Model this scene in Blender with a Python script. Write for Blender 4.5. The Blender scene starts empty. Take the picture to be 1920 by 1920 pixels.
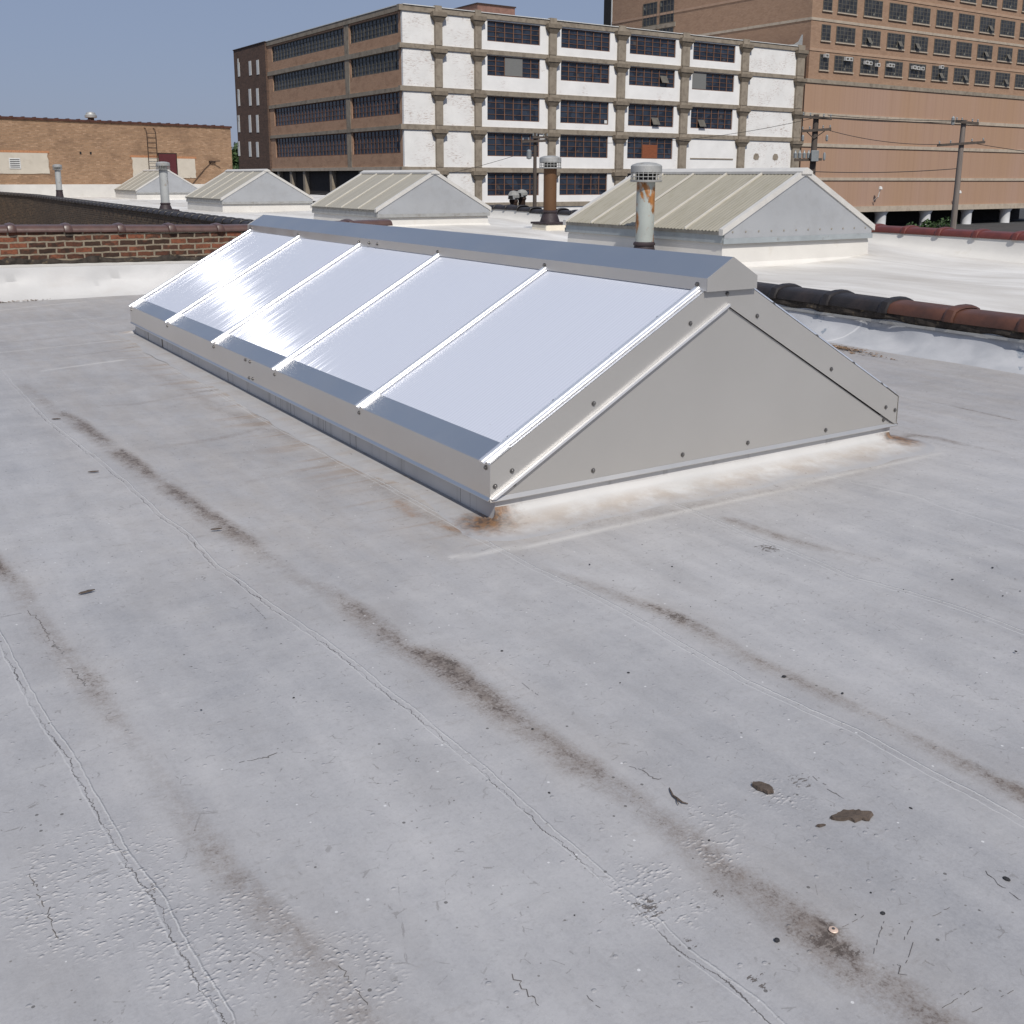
import bpy, math, random
import numpy as np
from mathutils import Vector, Matrix
R = math.radians
random.seed(7)
C = bpy.context.scene.collection
sc = bpy.context.scene

# ------------------------------------------------------------------ camera
EYE = (0.0, 0.0, 1.40)
cam = bpy.data.cameras.new('camera')
cam.sensor_width = 36.0
cam.lens = 36.0 * 1944.77 / 1920.0
cam.shift_y = -(960.0 - 749.05) / 1920.0
cam.clip_start = 0.05
cam.clip_end = 6000
camo = bpy.data.objects.new('camera', cam); C.objects.link(camo)
right = Vector((0.99999478, 0.00067492, 0.00315991))
down = Vector((0.00323118, -0.20887488, -0.97793704))
fwd = Vector((0.0, 0.97794214, -0.20887597))
mw = Matrix((right, -down, -fwd)).transposed().to_4x4()
mw.translation = Vector(EYE)
camo.matrix_world = mw
sc.camera = camo

# ------------------------------------------------------------------ light
SUN_AZ, SUN_EL = 165.0, 50.0           # azimuth clockwise from +Y
w = bpy.data.worlds.new('World'); sc.world = w; w.use_nodes = True
nt = w.node_tree
for n in list(nt.nodes): nt.nodes.remove(n)
sky = nt.nodes.new('ShaderNodeTexSky'); sky.sky_type = 'NISHITA'; sky.sun_disc = False
sky.sun_elevation = R(SUN_EL); sky.sun_rotation = R(SUN_AZ)
sky.altitude = 200; sky.air_density = 1.0; sky.dust_density = 1.5; sky.ozone_density = 2.0
tint = nt.nodes.new('ShaderNodeMixRGB'); tint.blend_type = 'MULTIPLY'; tint.inputs[0].default_value = 1
tint.inputs[2].default_value = (1.20, 1.03, 1.12, 1)
bg = nt.nodes.new('ShaderNodeBackground'); bg.inputs[1].default_value = 0.085
wo = nt.nodes.new('ShaderNodeOutputWorld')
bg2 = nt.nodes.new('ShaderNodeBackground'); bg2.inputs[0].default_value = (.243, .308, .440, 1); bg2.inputs[1].default_value = 1.0   # even summer haze over the blue
mxs = nt.nodes.new('ShaderNodeMixShader'); mxs.inputs[0].default_value = .80
nt.links.new(sky.outputs[0], tint.inputs[1]); nt.links.new(tint.outputs[0], bg.inputs[0])
nt.links.new(bg.outputs[0], mxs.inputs[1]); nt.links.new(bg2.outputs[0], mxs.inputs[2]); nt.links.new(mxs.outputs[0], wo.inputs[0])

sl = bpy.data.lights.new('sun', 'SUN'); sl.energy = 3.9; sl.angle = R(0.53); sl.color = (1.0, 0.955, 0.89)
so = bpy.data.objects.new('sun', sl); C.objects.link(so)
sv = Vector((math.sin(R(SUN_AZ)) * math.cos(R(SUN_EL)), math.cos(R(SUN_AZ)) * math.cos(R(SUN_EL)), math.sin(R(SUN_EL))))
so.rotation_euler = sv.to_track_quat('Z', 'Y').to_euler()
so.location = (0, 0, 30)
sc.view_settings.view_transform = 'Standard'; sc.view_settings.look = 'None'
sc.view_settings.exposure = 0.0; sc.view_settings.gamma = 1.0
sc.render.engine = 'CYCLES'
sc.cycles.max_bounces = 6

# ------------------------------------------------------------------ helpers
class MB:
    def __init__(s): s.v = []; s.f = []; s.m = []
    def add(s, vs, fs, m=0):
        o = len(s.v); s.v += [tuple(p) for p in vs]
        for f in fs: s.f.append(tuple(i + o for i in f)); s.m.append(m)
        return s
    def box(s, x0, x1, y0, y1, z0, z1, m=0):
        vs = [(x0,y0,z0),(x1,y0,z0),(x1,y1,z0),(x0,y1,z0),(x0,y0,z1),(x1,y0,z1),(x1,y1,z1),(x0,y1,z1)]
        return s.add(vs, [(0,3,2,1),(4,5,6,7),(0,1,5,4),(1,2,6,5),(2,3,7,6),(3,0,4,7)], m)
    def bbox(s, x0, x1, y0, y1, z0, z1, b=.003, m=0):
        # box with chamfered vertical and top edges
        vs = []
        for (z, d) in ((z0, b), (z0 + b, 0), (z1 - b, 0), (z1, b)):
            for (x, y, ax, ay) in ((x0,y0,1,1),(x1,y0,-1,1),(x1,y1,-1,-1),(x0,y1,1,-1)):
                e = d
                vs.append((x + ax*(b+e), y + ay*e, z)); vs.append((x + ax*e, y + ay*(b+e), z))
        ring = [1,0,2,3,5,4,6,7]
        ring = [1,0,2,3,5,4,6,7]
        order = [0,2,3,5,4,6,7,1]
        order = [1,0,2,3,5,4,6,7]
        fs = []
        n = 8
        idx = [0,2,3,4,5,7,6,1]
        pts = [0,2,3,5,4,6,7,1]
        # corner order: c0:(0 along x, 1 along y) c1:(2,3) c2:(4,5) c3:(6,7)
        cyc = [1,0,2,3,5,4,6,7]
        for k in range(3):
            for i in range(n):
                a = cyc[i] + 8*k; b2 = cyc[(i+1) % n] + 8*k
                fs.append((a, b2, b2 + 8, a + 8))
        fs.append(tuple(cyc[i] + 24 for i in range(n)))
        fs.append(tuple(cyc[n-1-i] for i in range(n)))
        return s.add(vs, fs, m)
    def prism(s, poly, axis, a0, a1, m=0):
        # poly: 2d points; axis 'x': (y,z) ; 'y': (x,z) ; 'z': (x,y)
        def mk(p, a):
            return (a, p[0], p[1]) if axis == 'x' else (p[0], a, p[1]) if axis == 'y' else (p[0], p[1], a)
        n = len(poly)
        vs = [mk(p, a0) for p in poly] + [mk(p, a1) for p in poly]
        fs = [(i, (i+1) % n, n + (i+1) % n, n + i) for i in range(n)] + [tuple(range(n-1,-1,-1)), tuple(range(n, 2*n))]
        return s.add(vs, fs, m)
    def lathe(s, prof, cx=0, cy=0, seg=24, m=0, cap=True):
        vs = []
        for (r, z) in prof:
            for k in range(seg):
                a = 2*math.pi*k/seg; vs.append((cx + r*math.cos(a), cy + r*math.sin(a), z))
        fs = []
        for j in range(len(prof)-1):
            for k in range(seg):
                k2 = (k+1) % seg
                fs.append((j*seg+k, j*seg+k2, (j+1)*seg+k2, (j+1)*seg+k))
        if cap:
            fs.append(tuple(range(seg-1,-1,-1))); fs.append(tuple((len(prof)-1)*seg+k for k in range(seg)))
        return s.add(vs, fs, m)
    def tube(s, pts, r, seg=8, m=0):
        pts = [Vector(p) for p in pts]; vs = []
        for i, p in enumerate(pts):
            d = (pts[min(i+1, len(pts)-1)] - pts[max(i-1, 0)]).normalized()
            up = Vector((0,0,1)) if abs(d.z) < .95 else Vector((1,0,0))
            a = d.cross(up).normalized(); b = a.cross(d).normalized()
            rr = r[i] if isinstance(r, (list, tuple)) else r
            for k in range(seg):
                t = 2*math.pi*k/seg; vs.append(p + a*math.cos(t)*rr + b*math.sin(t)*rr)
        fs = []
        for j in range(len(pts)-1):
            for k in range(seg):
                k2 = (k+1) % seg; fs.append((j*seg+k, j*seg+k2, (j+1)*seg+k2, (j+1)*seg+k))
        fs.append(tuple(range(seg-1,-1,-1))); fs.append(tuple((len(pts)-1)*seg+k for k in range(seg)))
        return s.add(vs, fs, m)
    def grid(s, rows, m=0, close=False):
        # rows: list of lists of points
        n = len(rows[0]); vs = [p for r in rows for p in r]; fs = []
        for j in range(len(rows)-1):
            for k in range(n-1 if not close else n):
                k2 = (k+1) % n; fs.append((j*n+k, j*n+k2, (j+1)*n+k2, (j+1)*n+k))
        return s.add(vs, fs, m)
    def build(s, name, mats, parent=None, smooth=False, recalc=True):
        me = bpy.data.meshes.new(name); me.from_pydata(s.v, [], s.f)
        if not isinstance(mats, (list, tuple)): mats = [mats]
        for mt in mats: me.materials.append(mt)
        if len(mats) > 1: me.polygons.foreach_set('material_index', s.m)
        if recalc:
            import bmesh
            bm = bmesh.new(); bm.from_mesh(me); bmesh.ops.recalc_face_normals(bm, faces=bm.faces); bm.to_mesh(me); bm.free()
        if smooth:
            me.polygons.foreach_set('use_smooth', [True]*len(me.polygons))
            try: me.set_sharp_from_angle(angle=R(40))
            except Exception: pass
        me.update()
        o = bpy.data.objects.new(name, me); C.objects.link(o)
        if parent: o.parent = parent
        return o

def tag(o, label=None, cat=None, group=None, kind=None):
    if label: o['label'] = label
    if cat: o['category'] = cat
    if group: o['group'] = group
    if kind: o['kind'] = kind
    return o
def thing(name, label, cat, loc=(0,0,0), rz=0, group=None):
    o = bpy.data.objects.new(name, None); C.objects.link(o); o.location = loc; o.rotation_euler = (0,0,rz)
    o.empty_display_size = .2
    return tag(o, label, cat, group)
def kids(o): return [c for c in bpy.data.objects if c.parent == o]
def copy_part(o, parent, loc=None):
    c = o.copy(); C.objects.link(c); c.parent = parent
    if loc is not None: c.location = loc
    return c

# grid frame of the roofs: local x = across the skylight, local y = along it
YAW = 0.569100
O = (-0.09196, 4.09907)
UX, UY = -math.sin(YAW), math.cos(YAW)
VX, VY = math.cos(YAW), math.sin(YAW)
def G(v, u, z=0.0): return (O[0] + v*VX + u*UX, O[1] + v*VY + u*UY, z)

# ------------------------------------------------------------------ material toolkit
class M:
    def __init__(s, name, rough=.6, metal=0., spec=.5):
        s.m = bpy.data.materials.new(name); s.m.use_nodes = True; s.t = s.m.node_tree
        s.b = s.t.nodes['Principled BSDF']
        s.b.inputs['Roughness'].default_value = rough; s.b.inputs['Metallic'].default_value = metal
        s.b.inputs['Specular IOR Level'].default_value = spec
        s.out = s.t.nodes['Material Output']
        tc = s.t.nodes.new('ShaderNodeTexCoord'); s.obj = tc.outputs['Object']; s.tc = tc
    def N(s, t, **k):
        n = s.t.nodes.new('ShaderNode' + t)
        for a, b in k.items(): setattr(n, a, b)
        return n
    def set(s, sock, v):
        if hasattr(v, 'is_linked') or isinstance(v, bpy.types.NodeSocket): s.t.links.new(v, sock)
        elif isinstance(v, (tuple, list)) and len(v) == 3 and sock.type == 'RGBA': sock.default_value = (*v, 1)
        else: sock.default_value = v
    def math(s, op, a, b=0.0, c=None, clamp=False):
        n = s.N('Math', operation=op, use_clamp=clamp); s.set(n.inputs[0], a); s.set(n.inputs[1], b)
        if c is not None: s.set(n.inputs[2], c)
        return n.outputs[0]
    def mapv(s, v, scale=(1,1,1), loc=(0,0,0), rot=(0,0,0)):
        n = s.N('Mapping'); s.set(n.inputs[0], v); n.inputs['Scale'].default_value = scale; n.inputs['Location'].default_value = loc; n.inputs['Rotation'].default_value = rot
        return n.outputs[0]
    def noise(s, v=None, scale=5., detail=4., rough=.55, dist=0.):
        n = s.N('TexNoise'); s.set(n.inputs['Vector'], s.obj if v is None else v); n.inputs['Scale'].default_value = scale
        n.inputs['Detail'].default_value = detail; n.inputs['Roughness'].default_value = rough; n.inputs['Distortion'].default_value = dist
        return n.outputs['Fac']
    def voro(s, v=None, scale=5., feature='F1', rand=1.):
        n = s.N('TexVoronoi', feature=feature); s.set(n.inputs['Vector'], s.obj if v is None else v); n.inputs['Scale'].default_value = scale
        n.inputs['Randomness'].default_value = rand
        return n
    def ramp(s, x, lo, hi, a=0., b=1.):
        n = s.N('MapRange'); n.clamp = True; s.set(n.inputs[0], x); n.inputs[1].default_value = lo; n.inputs[2].default_value = hi
        n.inputs[3].default_value = a; n.inputs[4].default_value = b
        return n.outputs[0]
    def mix(s, f, a, b, mode='MIX'):
        n = s.N('MixRGB', blend_type=mode); s.set(n.inputs[0], f); s.set(n.inputs[1], a); s.set(n.inputs[2], b)
        return n.outputs[0]
    def attr(s, name):
        n = s.N('Attribute', attribute_name=name); return n.outputs['Fac']
    def sep(s, v=None):
        n = s.N('SeparateXYZ'); s.set(n.inputs[0], s.obj if v is None else v); return n.outputs
    def comb(s, x, y, z):
        n = s.N('CombineXYZ'); s.set(n.inputs[0], x); s.set(n.inputs[1], y); s.set(n.inputs[2], z); return n.outputs[0]
    def bump(s, h, strength=.3, dist=.01, prev=None):
        n = s.N('Bump'); s.set(n.inputs['Height'], h); n.inputs['Strength'].default_value = strength; n.inputs['Distance'].default_value = dist
        if prev is not None: s.set(n.inputs['Normal'], prev)
        return n.outputs[0]
    def col(s, v): s.set(s.b.inputs['Base Color'], v); return s
    def rough(s, v): s.set(s.b.inputs['Roughness'], v); return s
    def nrm(s, v): s.set(s.b.inputs['Normal'], v); return s

def simple(name, col, rough=.6, metal=0., var=.15, scale=3., stretch=(1,1,1), bump=0., bscale=30., spec=.4, dirt=None, dlo=.55, dhi=.75, dscale=2., dstretch=None):
    m = M(name, rough, metal, spec)
    v = m.mapv(m.obj, stretch)
    n = m.noise(v, scale, 5)
    c = m.mix(m.ramp(n, .3, .7), tuple(x*(1-var) for x in col), tuple(min(1, x*(1+var)) for x in col))
    if dirt:
        n2 = m.noise(m.mapv(m.obj, dstretch or stretch, (3,1,7)), dscale, 6, .65)
        c = m.mix(m.ramp(n2, dlo, dhi), c, dirt)
    m.col(c)
    m.rough(m.ramp(m.noise(None, scale*3, 3), .3, .7, rough*.88, min(1, rough*1.12)))
    if bump: m.nrm(m.bump(m.noise(None, bscale, 5), bump, .01))
    return m.m

def brick(name, cols, mortar, bw=.21, bh=.075, ms=.012, distort=0., bump=.6, dirt=None, paint=None, axes='xy', worn=(.58,.7), squash=0):
    m = M(name, .85, 0, .25)
    x, y, z = m.sep()
    h = m.math('ADD', x, y)
    vec = m.comb(h, z, 0.)
    if distort:
        nn = m.N('TexNoise'); m.set(nn.inputs['Vector'], vec); nn.inputs['Scale'].default_value = 9.; nn.inputs['Detail'].default_value = 4
        va = m.N('VectorMath', operation='SUBTRACT'); m.set(va.inputs[0], nn.outputs['Color']); va.inputs[1].default_value = (.5,.5,.5)
        vs = m.N('VectorMath', operation='SCALE'); m.set(vs.inputs[0], va.outputs[0]); vs.inputs['Scale'].default_value = distort
        vb = m.N('VectorMath', operation='ADD'); m.set(vb.inputs[0], vec); m.set(vb.inputs[1], vs.outputs[0]); vec2 = vb.outputs[0]
    else: vec2 = vec
    b = m.N('TexBrick'); m.set(b.inputs['Vector'], vec2)
    b.inputs['Scale'].default_value = 1.; b.inputs['Brick Width'].default_value = bw; b.inputs['Row Height'].default_value = bh
    b.inputs['Mortar Size'].default_value = ms; b.inputs['Mortar Smooth'].default_value = .15; b.inputs['Bias'].default_value = 0.
    b.inputs['Color1'].default_value = (0,0,0,1); b.inputs['Color2'].default_value = (1,1,1,1); b.inputs['Mortar'].default_value = (.5,.5,.5,1)
    bc = m.N('SeparateColor'); m.set(bc.inputs[0], b.outputs['Color']); rnd = bc.outputs[0]
    cr = m.N('ValToRGB'); m.set(cr.inputs[0], m.math('ADD', rnd, m.math('MULTIPLY', m.math('SUBTRACT', m.noise(vec, 14, 5), .5), .5)))
    el = cr.color_ramp.elements
    while len(el) > 1: el.remove(el[-1])
    for i, c in enumerate(cols):
        e = el[0] if i == 0 else el.new(i/(len(cols)-1)); e.position = i/(len(cols)-1); e.color = (*c, 1)
    c = cr.outputs[0]
    mort = m.mix(m.ramp(m.noise(vec, 20, 4), .35, .65), tuple(q*.75 for q in mortar), mortar)
    c = m.mix(b.outputs['Fac'], c, mort)
    if dirt: c = m.mix(m.ramp(m.noise(m.mapv(vec, (1,1.6,1)), .7, 6, .7), .48, .72, 0, .75), c, dirt)
    if paint:
        n1 = m.noise(m.mapv(vec, (1,1.2,1), (5,2,0)), .45, 5, .6)
        n2 = m.noise(m.mapv(vec, (2.2,9,1)), 1., 6, .75)
        f = m.math('MULTIPLY', m.ramp(n1, *worn), m.ramp(n2, .50, .62, 0, .85))
        pc = m.mix(m.ramp(m.noise(vec, .6, 5), .35, .7), tuple(q*.9 for q in paint), paint)
        pc = m.mix(m.math('MULTIPLY', b.outputs['Fac'], .12), pc, (.45,.42,.38))
        c = m.mix(f, pc, c)
    m.col(c)
    hgt = m.math('ADD', m.math('MULTIPLY', m.math('SUBTRACT', 1., b.outputs['Fac']), 1.), m.math('MULTIPLY', m.noise(vec, 40, 4), .5))
    if bump: m.nrm(m.bump(hgt, bump, .012))
    return m.m

# ------------------------------------------------------------------ materials
MT = {}
MT['alu'] = simple('mill_aluminium', (.74,.72,.69), .33, 1., .03, 1.2, spec=.5, bump=.12, bscale=2.2)
MT['alu2'] = simple('satin_aluminium', (.60,.585,.56), .42, .75, .04, .8)
MT['gable'] = simple('gable_sheet', (.47,.455,.43), .40, .5, .04, 1.1, bump=.35, bscale=1.6)
MT['bright'] = simple('bright_aluminium', (.90,.90,.91), .30, .75, .03, 4.)
MT['screw'] = simple('zinc_screw', (.22,.21,.20), .35, .9, .2, 60.)
MT['black'] = simple('black_gap', (.015,.015,.015), .8)

def glazing_mat():
    m = M('multiwall_polycarbonate', .33, 0., .5)
    x, y, z = m.sep()
    st = m.N('TexWave', wave_type='BANDS', bands_direction='Y', wave_profile='SIN'); m.set(st.inputs['Vector'], m.obj)
    st.inputs['Scale'].default_value = 14.; st.inputs['Distortion'].default_value = .15; st.inputs['Detail'].default_value = 1
    c = m.mix(m.ramp(st.outputs['Fac'], 0, 1, .0, 1.), (.50,.525,.595), (.56,.585,.655))
    c = m.mix(m.ramp(m.noise(None, 40, 3, .7), .74, .78), c, (.35,.34,.34))
    m.col(c)
    jit = m.noise(m.mapv(m.obj, (.25, 170., .25)), 1., 2, .6)
    jit2 = m.noise(m.mapv(m.obj, (.9, 55., .9)), 1., 3, .6)
    g = m.N('BsdfAnisotropic'); g.inputs['Color'].default_value = (.9,.92,1,1)
    m.set(g.inputs['Roughness'], m.ramp(jit2, .3, .7, .24, .32)); g.inputs['Anisotropy'].default_value = .93
    vt = m.N('VectorTransform', vector_type='VECTOR', convert_from='OBJECT', convert_to='WORLD'); vt.inputs[0].default_value = (0,1,0)
    ge = m.N('NewGeometry'); cr_ = m.N('VectorMath', operation='CROSS_PRODUCT'); m.set(cr_.inputs[0], ge.outputs['True Normal']); m.set(cr_.inputs[1], vt.outputs[0])
    m.set(g.inputs['Tangent'], cr_.outputs[0])
    # the tiny ribs tilt back and forth, which frays the highlight's edge
    sc1 = m.N('VectorMath', operation='SCALE'); m.set(sc1.inputs[0], cr_.outputs[0])
    ribn = m.noise(m.mapv(m.obj, (.05, 240., .05)), 1., 2, .5); ribm = m.noise(m.mapv(m.obj, (.35, 36., .35), (3,1,0)), 1., 3, .6)
    m.set(sc1.inputs['Scale'], m.math('ADD', m.math('MULTIPLY', m.math('SUBTRACT', ribn, .5), .09), m.math('MULTIPLY', m.math('SUBTRACT', ribm, .5), .075)))
    ad1 = m.N('VectorMath', operation='ADD'); m.set(ad1.inputs[0], ge.outputs['True Normal']); m.set(ad1.inputs[1], sc1.outputs[0])
    nz1 = m.N('VectorMath', operation='NORMALIZE'); m.set(nz1.inputs[0], ad1.outputs[0]); m.set(g.inputs['Normal'], nz1.outputs[0])
    mx = m.N('MixShader'); m.set(mx.inputs[0], m.math('MULTIPLY', m.ramp(jit, .35, .65, .008, .038), m.ramp(jit2, .35, .65, .5, 1.3))); m.t.links.new(m.b.outputs[0], mx.inputs[1]); m.t.links.new(g.outputs[0], mx.inputs[2])
    m.t.links.new(mx.outputs[0], m.out.inputs[0])
    return m.m
MT['glazing'] = glazing_mat()

MT['white_memb'] = simple('white_membrane', (.74,.725,.69), .6, 0, .05, 1.2, bump=.15, bscale=6, dirt=(.50,.46,.41), dlo=.56, dhi=.82, dscale=1.3)
MT['white_clean'] = simple('white_flashing', (.62,.60,.56), .55, 0, .05, 2, bump=.2, bscale=8, dirt=(.50,.46,.38), dlo=.62, dhi=.85, dscale=2.5)
MT['frp'] = simple('weathered_fibreglass', (.31,.288,.232), .6, 0, .06, 2, stretch=(1,9,1), dirt=(.22,.20,.14), dlo=.5, dhi=.8, dscale=14, dstretch=(.25,2,.25))
MT['frp2'] = simple('faded_fibreglass', (.345,.32,.262), .6, 0, .08, 2, stretch=(.6,5,1), dirt=(.28,.27,.23), dlo=.5, dhi=.85, dscale=6, dstretch=(.25,2,.25))
MT['gray_gable'] = simple('galvanised_gable', (.40,.41,.42), .5, .3, .05, 1.5, dirt=(.33,.33,.33), dlo=.5, dhi=.8)
MT['pale_trim'] = simple('pale_trim', (.60,.58,.54), .5, .2, .06, 6)
MT['batten'] = simple('white_batten', (.55,.52,.46), .5, 0, .05, 6)
MT['eave_trim'] = simple('eave_trim', (.30,.28,.24), .6, .2, .2, 8, dirt=(.16,.13,.10), dlo=.55, dhi=.75, dscale=9)
MT['blue_trim'] = simple('bluish_trim', (.34,.37,.38), .55, .3, .1, 6, dirt=(.2,.18,.15), dlo=.6, dhi=.8, dscale=9)
MT['brown_coping'] = simple('glazed_brown_tile', (.085,.045,.035), .38, 0, .25, 6, spec=.6, bump=.15, bscale=12, dirt=(.15,.11,.09), dlo=.55, dhi=.8)
MT['black_coping'] = simple('tarred_black_tile', (.018,.015,.015), .5, 0, .3, 7, spec=.4, bump=.5, bscale=12, dirt=(.05,.035,.03), dlo=.5, dhi=.75)
MT['rust_coping'] = simple('red_brown_tile', (.085,.034,.020), .45, 0, .25, 6, spec=.5, bump=.3, bscale=12, dirt=(.03,.02,.018), dlo=.5, dhi=.8)
MT['red_coping'] = simple('oxblood_tile', (.12,.028,.020), .4, 0, .2, 6, spec=.6, dirt=(.07,.02,.015), dlo=.55, dhi=.8)
MT['dark_mortar'] = simple('tarry_mortar', (.035,.028,.022), .9, 0, .6, 14, bump=.8, bscale=20, dirt=(.16,.12,.07), dlo=.58, dhi=.7, dscale=12)
MT['near_brick'] = brick('weathered_common_brick', [(.03,.019,.014),(.055,.03,.02),(.035,.022,.016),(.10,.04,.024),(.045,.028,.02),(.13,.05,.028),(.06,.032,.022),(.21,.075,.04),(.07,.035,.024)], (.27,.225,.165), .205, .0715, .011, .028, .9)
MT['dark_brick'] = brick('dark_mottled_brick', [(.06,.042,.03),(.11,.075,.05),(.05,.035,.028),(.16,.10,.06)], (.15,.12,.085), .205, .0715, .012, .03, .7, dirt=(.06,.045,.035))  # dark brown brick with random darker mottling
MT['tan_brick'] = brick('tan_brick', [(.26,.155,.09),(.36,.22,.13),(.29,.175,.10),(.42,.265,.165)], (.30,.22,.15), .21, .075, .009, 0, .2, dirt=(.14,.085,.055))
MT['white_brick'] = brick('painted_white_brick', [(.25,.12,.08),(.34,.2,.15)], (.4,.36,.3), .30, .10, .012, 0, .15, paint=(.83,.82,.80), worn=(.60,.78))
MT['worn_white'] = brick('worn_white_brick', [(.25,.12,.08),(.34,.2,.15)], (.4,.36,.3), .30, .10, .012, 0, .15, paint=(.81,.80,.775), worn=(.44,.66))
MT['brown_brick'] = brick('brown_brick', [(.40,.245,.155),(.46,.285,.185),(.42,.255,.165)], (.36,.25,.18), .30, .10, .01, 0, .1, dirt=(.24,.14,.09))
MT['old_brick'] = brick('old_dark_brick', [(.10,.06,.045),(.15,.09,.065),(.08,.05,.04)], (.13,.10,.08), .30, .10, .012, 0, .15, dirt=(.07,.05,.04))
MT['big_brick'] = brick('warehouse_brick', [(.30,.19,.125),(.36,.235,.16),(.32,.205,.135)], (.30,.21,.15), .4, .14, .01, 0, .1, dirt=(.25,.16,.11))
MT['concrete'] = simple('stained_concrete', (.27,.23,.18), .85, 0, .15, 1.2, dirt=(.13,.10,.075), dlo=.5, dhi=.8, dscale=1.6)
MT['capital'] = simple('dark_concrete', (.20,.165,.125), .85, 0, .2, 2., dirt=(.10,.08,.06), dlo=.5, dhi=.8, dscale=2)
MT['tanband'] = simple('cream_concrete', (.42,.355,.28), .85, 0, .1, 1.2, dirt=(.28,.22,.17), dlo=.5, dhi=.8, dscale=1.6)
def panel_mat():
    m = M('tan_wall_panel', .8, 0, .2)
    x, y, z = m.sep()
    n = m.noise(m.mapv(m.obj, (.12,.12,.02)), 1., 3)
    c = m.mix(m.ramp(n, .35, .65), (.375,.24,.155), (.385,.255,.19))
    s = m.noise(m.mapv(m.obj, (3,3,.05)), 1., 4, .7); c = m.mix(m.ramp(s, .45, .75, 0, .22), c, (.24,.14,.10))
    k = m.math('FRACT', m.math('DIVIDE', x, 1.9)); ln = m.math('LESS_THAN', m.math('ABSOLUTE', m.math('SUBTRACT', k, .5)), .018)
    c = m.mix(m.math('MULTIPLY', ln, .15), c, (.15,.09,.07)); m.col(c); return m.m
MT['panel'] = panel_mat()
MT['frame'] = simple('rusty_sash', (.16,.085,.055), .7, .0, .2, 2.)
MT['graysash'] = simple('grey_sash', (.13,.12,.10), .6, .2, .2, 2.)
def glass_mat(name, c1, c2, c3, sc_=(1.3,1.3,1.5), rough=.22):
    m = M(name, rough, 0, .5)
    v = m.voro(m.mapv(m.obj, sc_), 1., rand=1.)
    se = m.N('SeparateColor'); m.set(se.inputs[0], v.outputs['Color'])
    c = m.mix(se.outputs[0], c1, c2)
    c = m.mix(m.ramp(m.noise(None, .8, 5, .7), .60, .70), c, c3); m.col(c); return m.m
MT['glass'] = glass_mat('factory_glass', (.010,.014,.024), (.034,.046,.068), (.09,.075,.065))
MT['glass2'] = glass_mat('dusty_glass', (.018,.018,.02), (.05,.05,.05), (.20,.20,.17), (.9,.9,1.1), .3)
MT['wood'] = simple('orange_board', (.22,.07,.03), .8, 0, .2, 3, stretch=(1,1,6))
MT['shutter'] = simple('grey_louvre', (.20,.20,.19), .6, .2, .1, 3, stretch=(1,1,12))
MT['whiteboard'] = simple('white_blind', (.62,.62,.60), .7, 0, .08, 2)
MT['dark'] = simple('dark_recess', (.035,.03,.028), .9)
MT['lightcol'] = simple('white_column', (.70,.70,.70), .7, 0, .06, 1)
MT['asphalt'] = simple('asphalt', (.05,.05,.05), .9, 0, .2, .5, bump=.2, bscale=8)
MT['tar_roof'] = simple('tar_roof', (.16,.15,.14), .9, 0, .2, .4)
MT['stucco'] = simple('cream_render', (.52,.47,.39), .85, 0, .07, 1.5, dirt=(.40,.35,.28), dlo=.55, dhi=.8)
MT['maroon'] = simple('maroon_door', (.09,.02,.022), .5, 0, .1, 2)
MT['iron'] = simple('rusty_iron', (.05,.03,.022), .7, .3, .3, 8)
MT['pole_wood'] = simple('grey_pole_wood', (.20,.17,.15), .9, 0, .2, 2, stretch=(6,6,.4), dirt=(.10,.08,.07), dlo=.5, dhi=.8, dscale=2)
MT['pole_dark'] = simple('creosote_pole_wood', (.09,.072,.06), .9, 0, .2, 2, stretch=(6,6,.4))
MT['grey_metal'] = simple('grey_equipment', (.30,.32,.32), .5, .4, .12, 5)
MT['headgrey'] = simple('dull_grey_vent', (.24,.24,.225), .8, 0, .2, 6)
MT['galv'] = simple('weathered_galvanised', (.40,.40,.385), .55, .45, .12, 7, dirt=(.22,.19,.15), dlo=.55, dhi=.8, dscale=9)
MT['cable'] = simple('cable_black', (.03,.03,.03), .7)
def rustpipe(name, base, rust, lo, hi, dark=(.03,.02,.018)):
    m = M(name, .6, .1, .4)
    n = m.noise(m.mapv(m.obj, (3.4,3.4,1.6), (1.3,.4,2)), 1.5, 7, .62, .5)
    c = m.mix(m.ramp(m.noise(None, 3, 4), .3, .7), tuple(q*.82 for q in base), base)
    c = m.mix(m.ramp(n, lo, hi), c, m.mix(m.ramp(m.noise(None, 16, 5), .35, .7), rust, tuple(q*.45 for q in rust)))
    c = m.mix(m.ramp(m.noise(m.mapv(m.obj, (1,1,1), (9,9,9)), 9, 4, .6), .66, .69), c, dark)
    m.col(c); m.nrm(m.bump(m.noise(None, 30, 4), .2, .004)); return m.m
MT['pipe_pale'] = rustpipe('peeling_pale_pipe', (.40,.43,.40), (.40,.17,.05), .50, .56)
MT['pipe_brown'] = rustpipe('rust_brown_pipe', (.13,.065,.028), (.20,.07,.02), .6, .68)
MT['pipe_grey'] = rustpipe('grey_pipe', (.42,.43,.42), (.26,.19,.12), .58, .68)
MT['boot'] = simple('tarred_boot', (.035,.024,.026), .6, 0, .3, 7)
MT['box_rust'] = simple('rust_streaked_membrane', (.74,.68,.56), .6, 0, .06, 3, dirt=(.45,.20,.06), dlo=.54, dhi=.66, dscale=6, dstretch=(1,1,.4))
MT['chip'] = simple('bark_brown', (.085,.065,.052), .9, 0, .3, 30, bump=.8, bscale=60)
MT['pebble'] = simple('black_grit', (.025,.025,.028), .8, 0, .3, 40)
MT['leaf_litter'] = simple('dry_litter', (.20,.13,.08), .9, 0, .6, 25)
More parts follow.
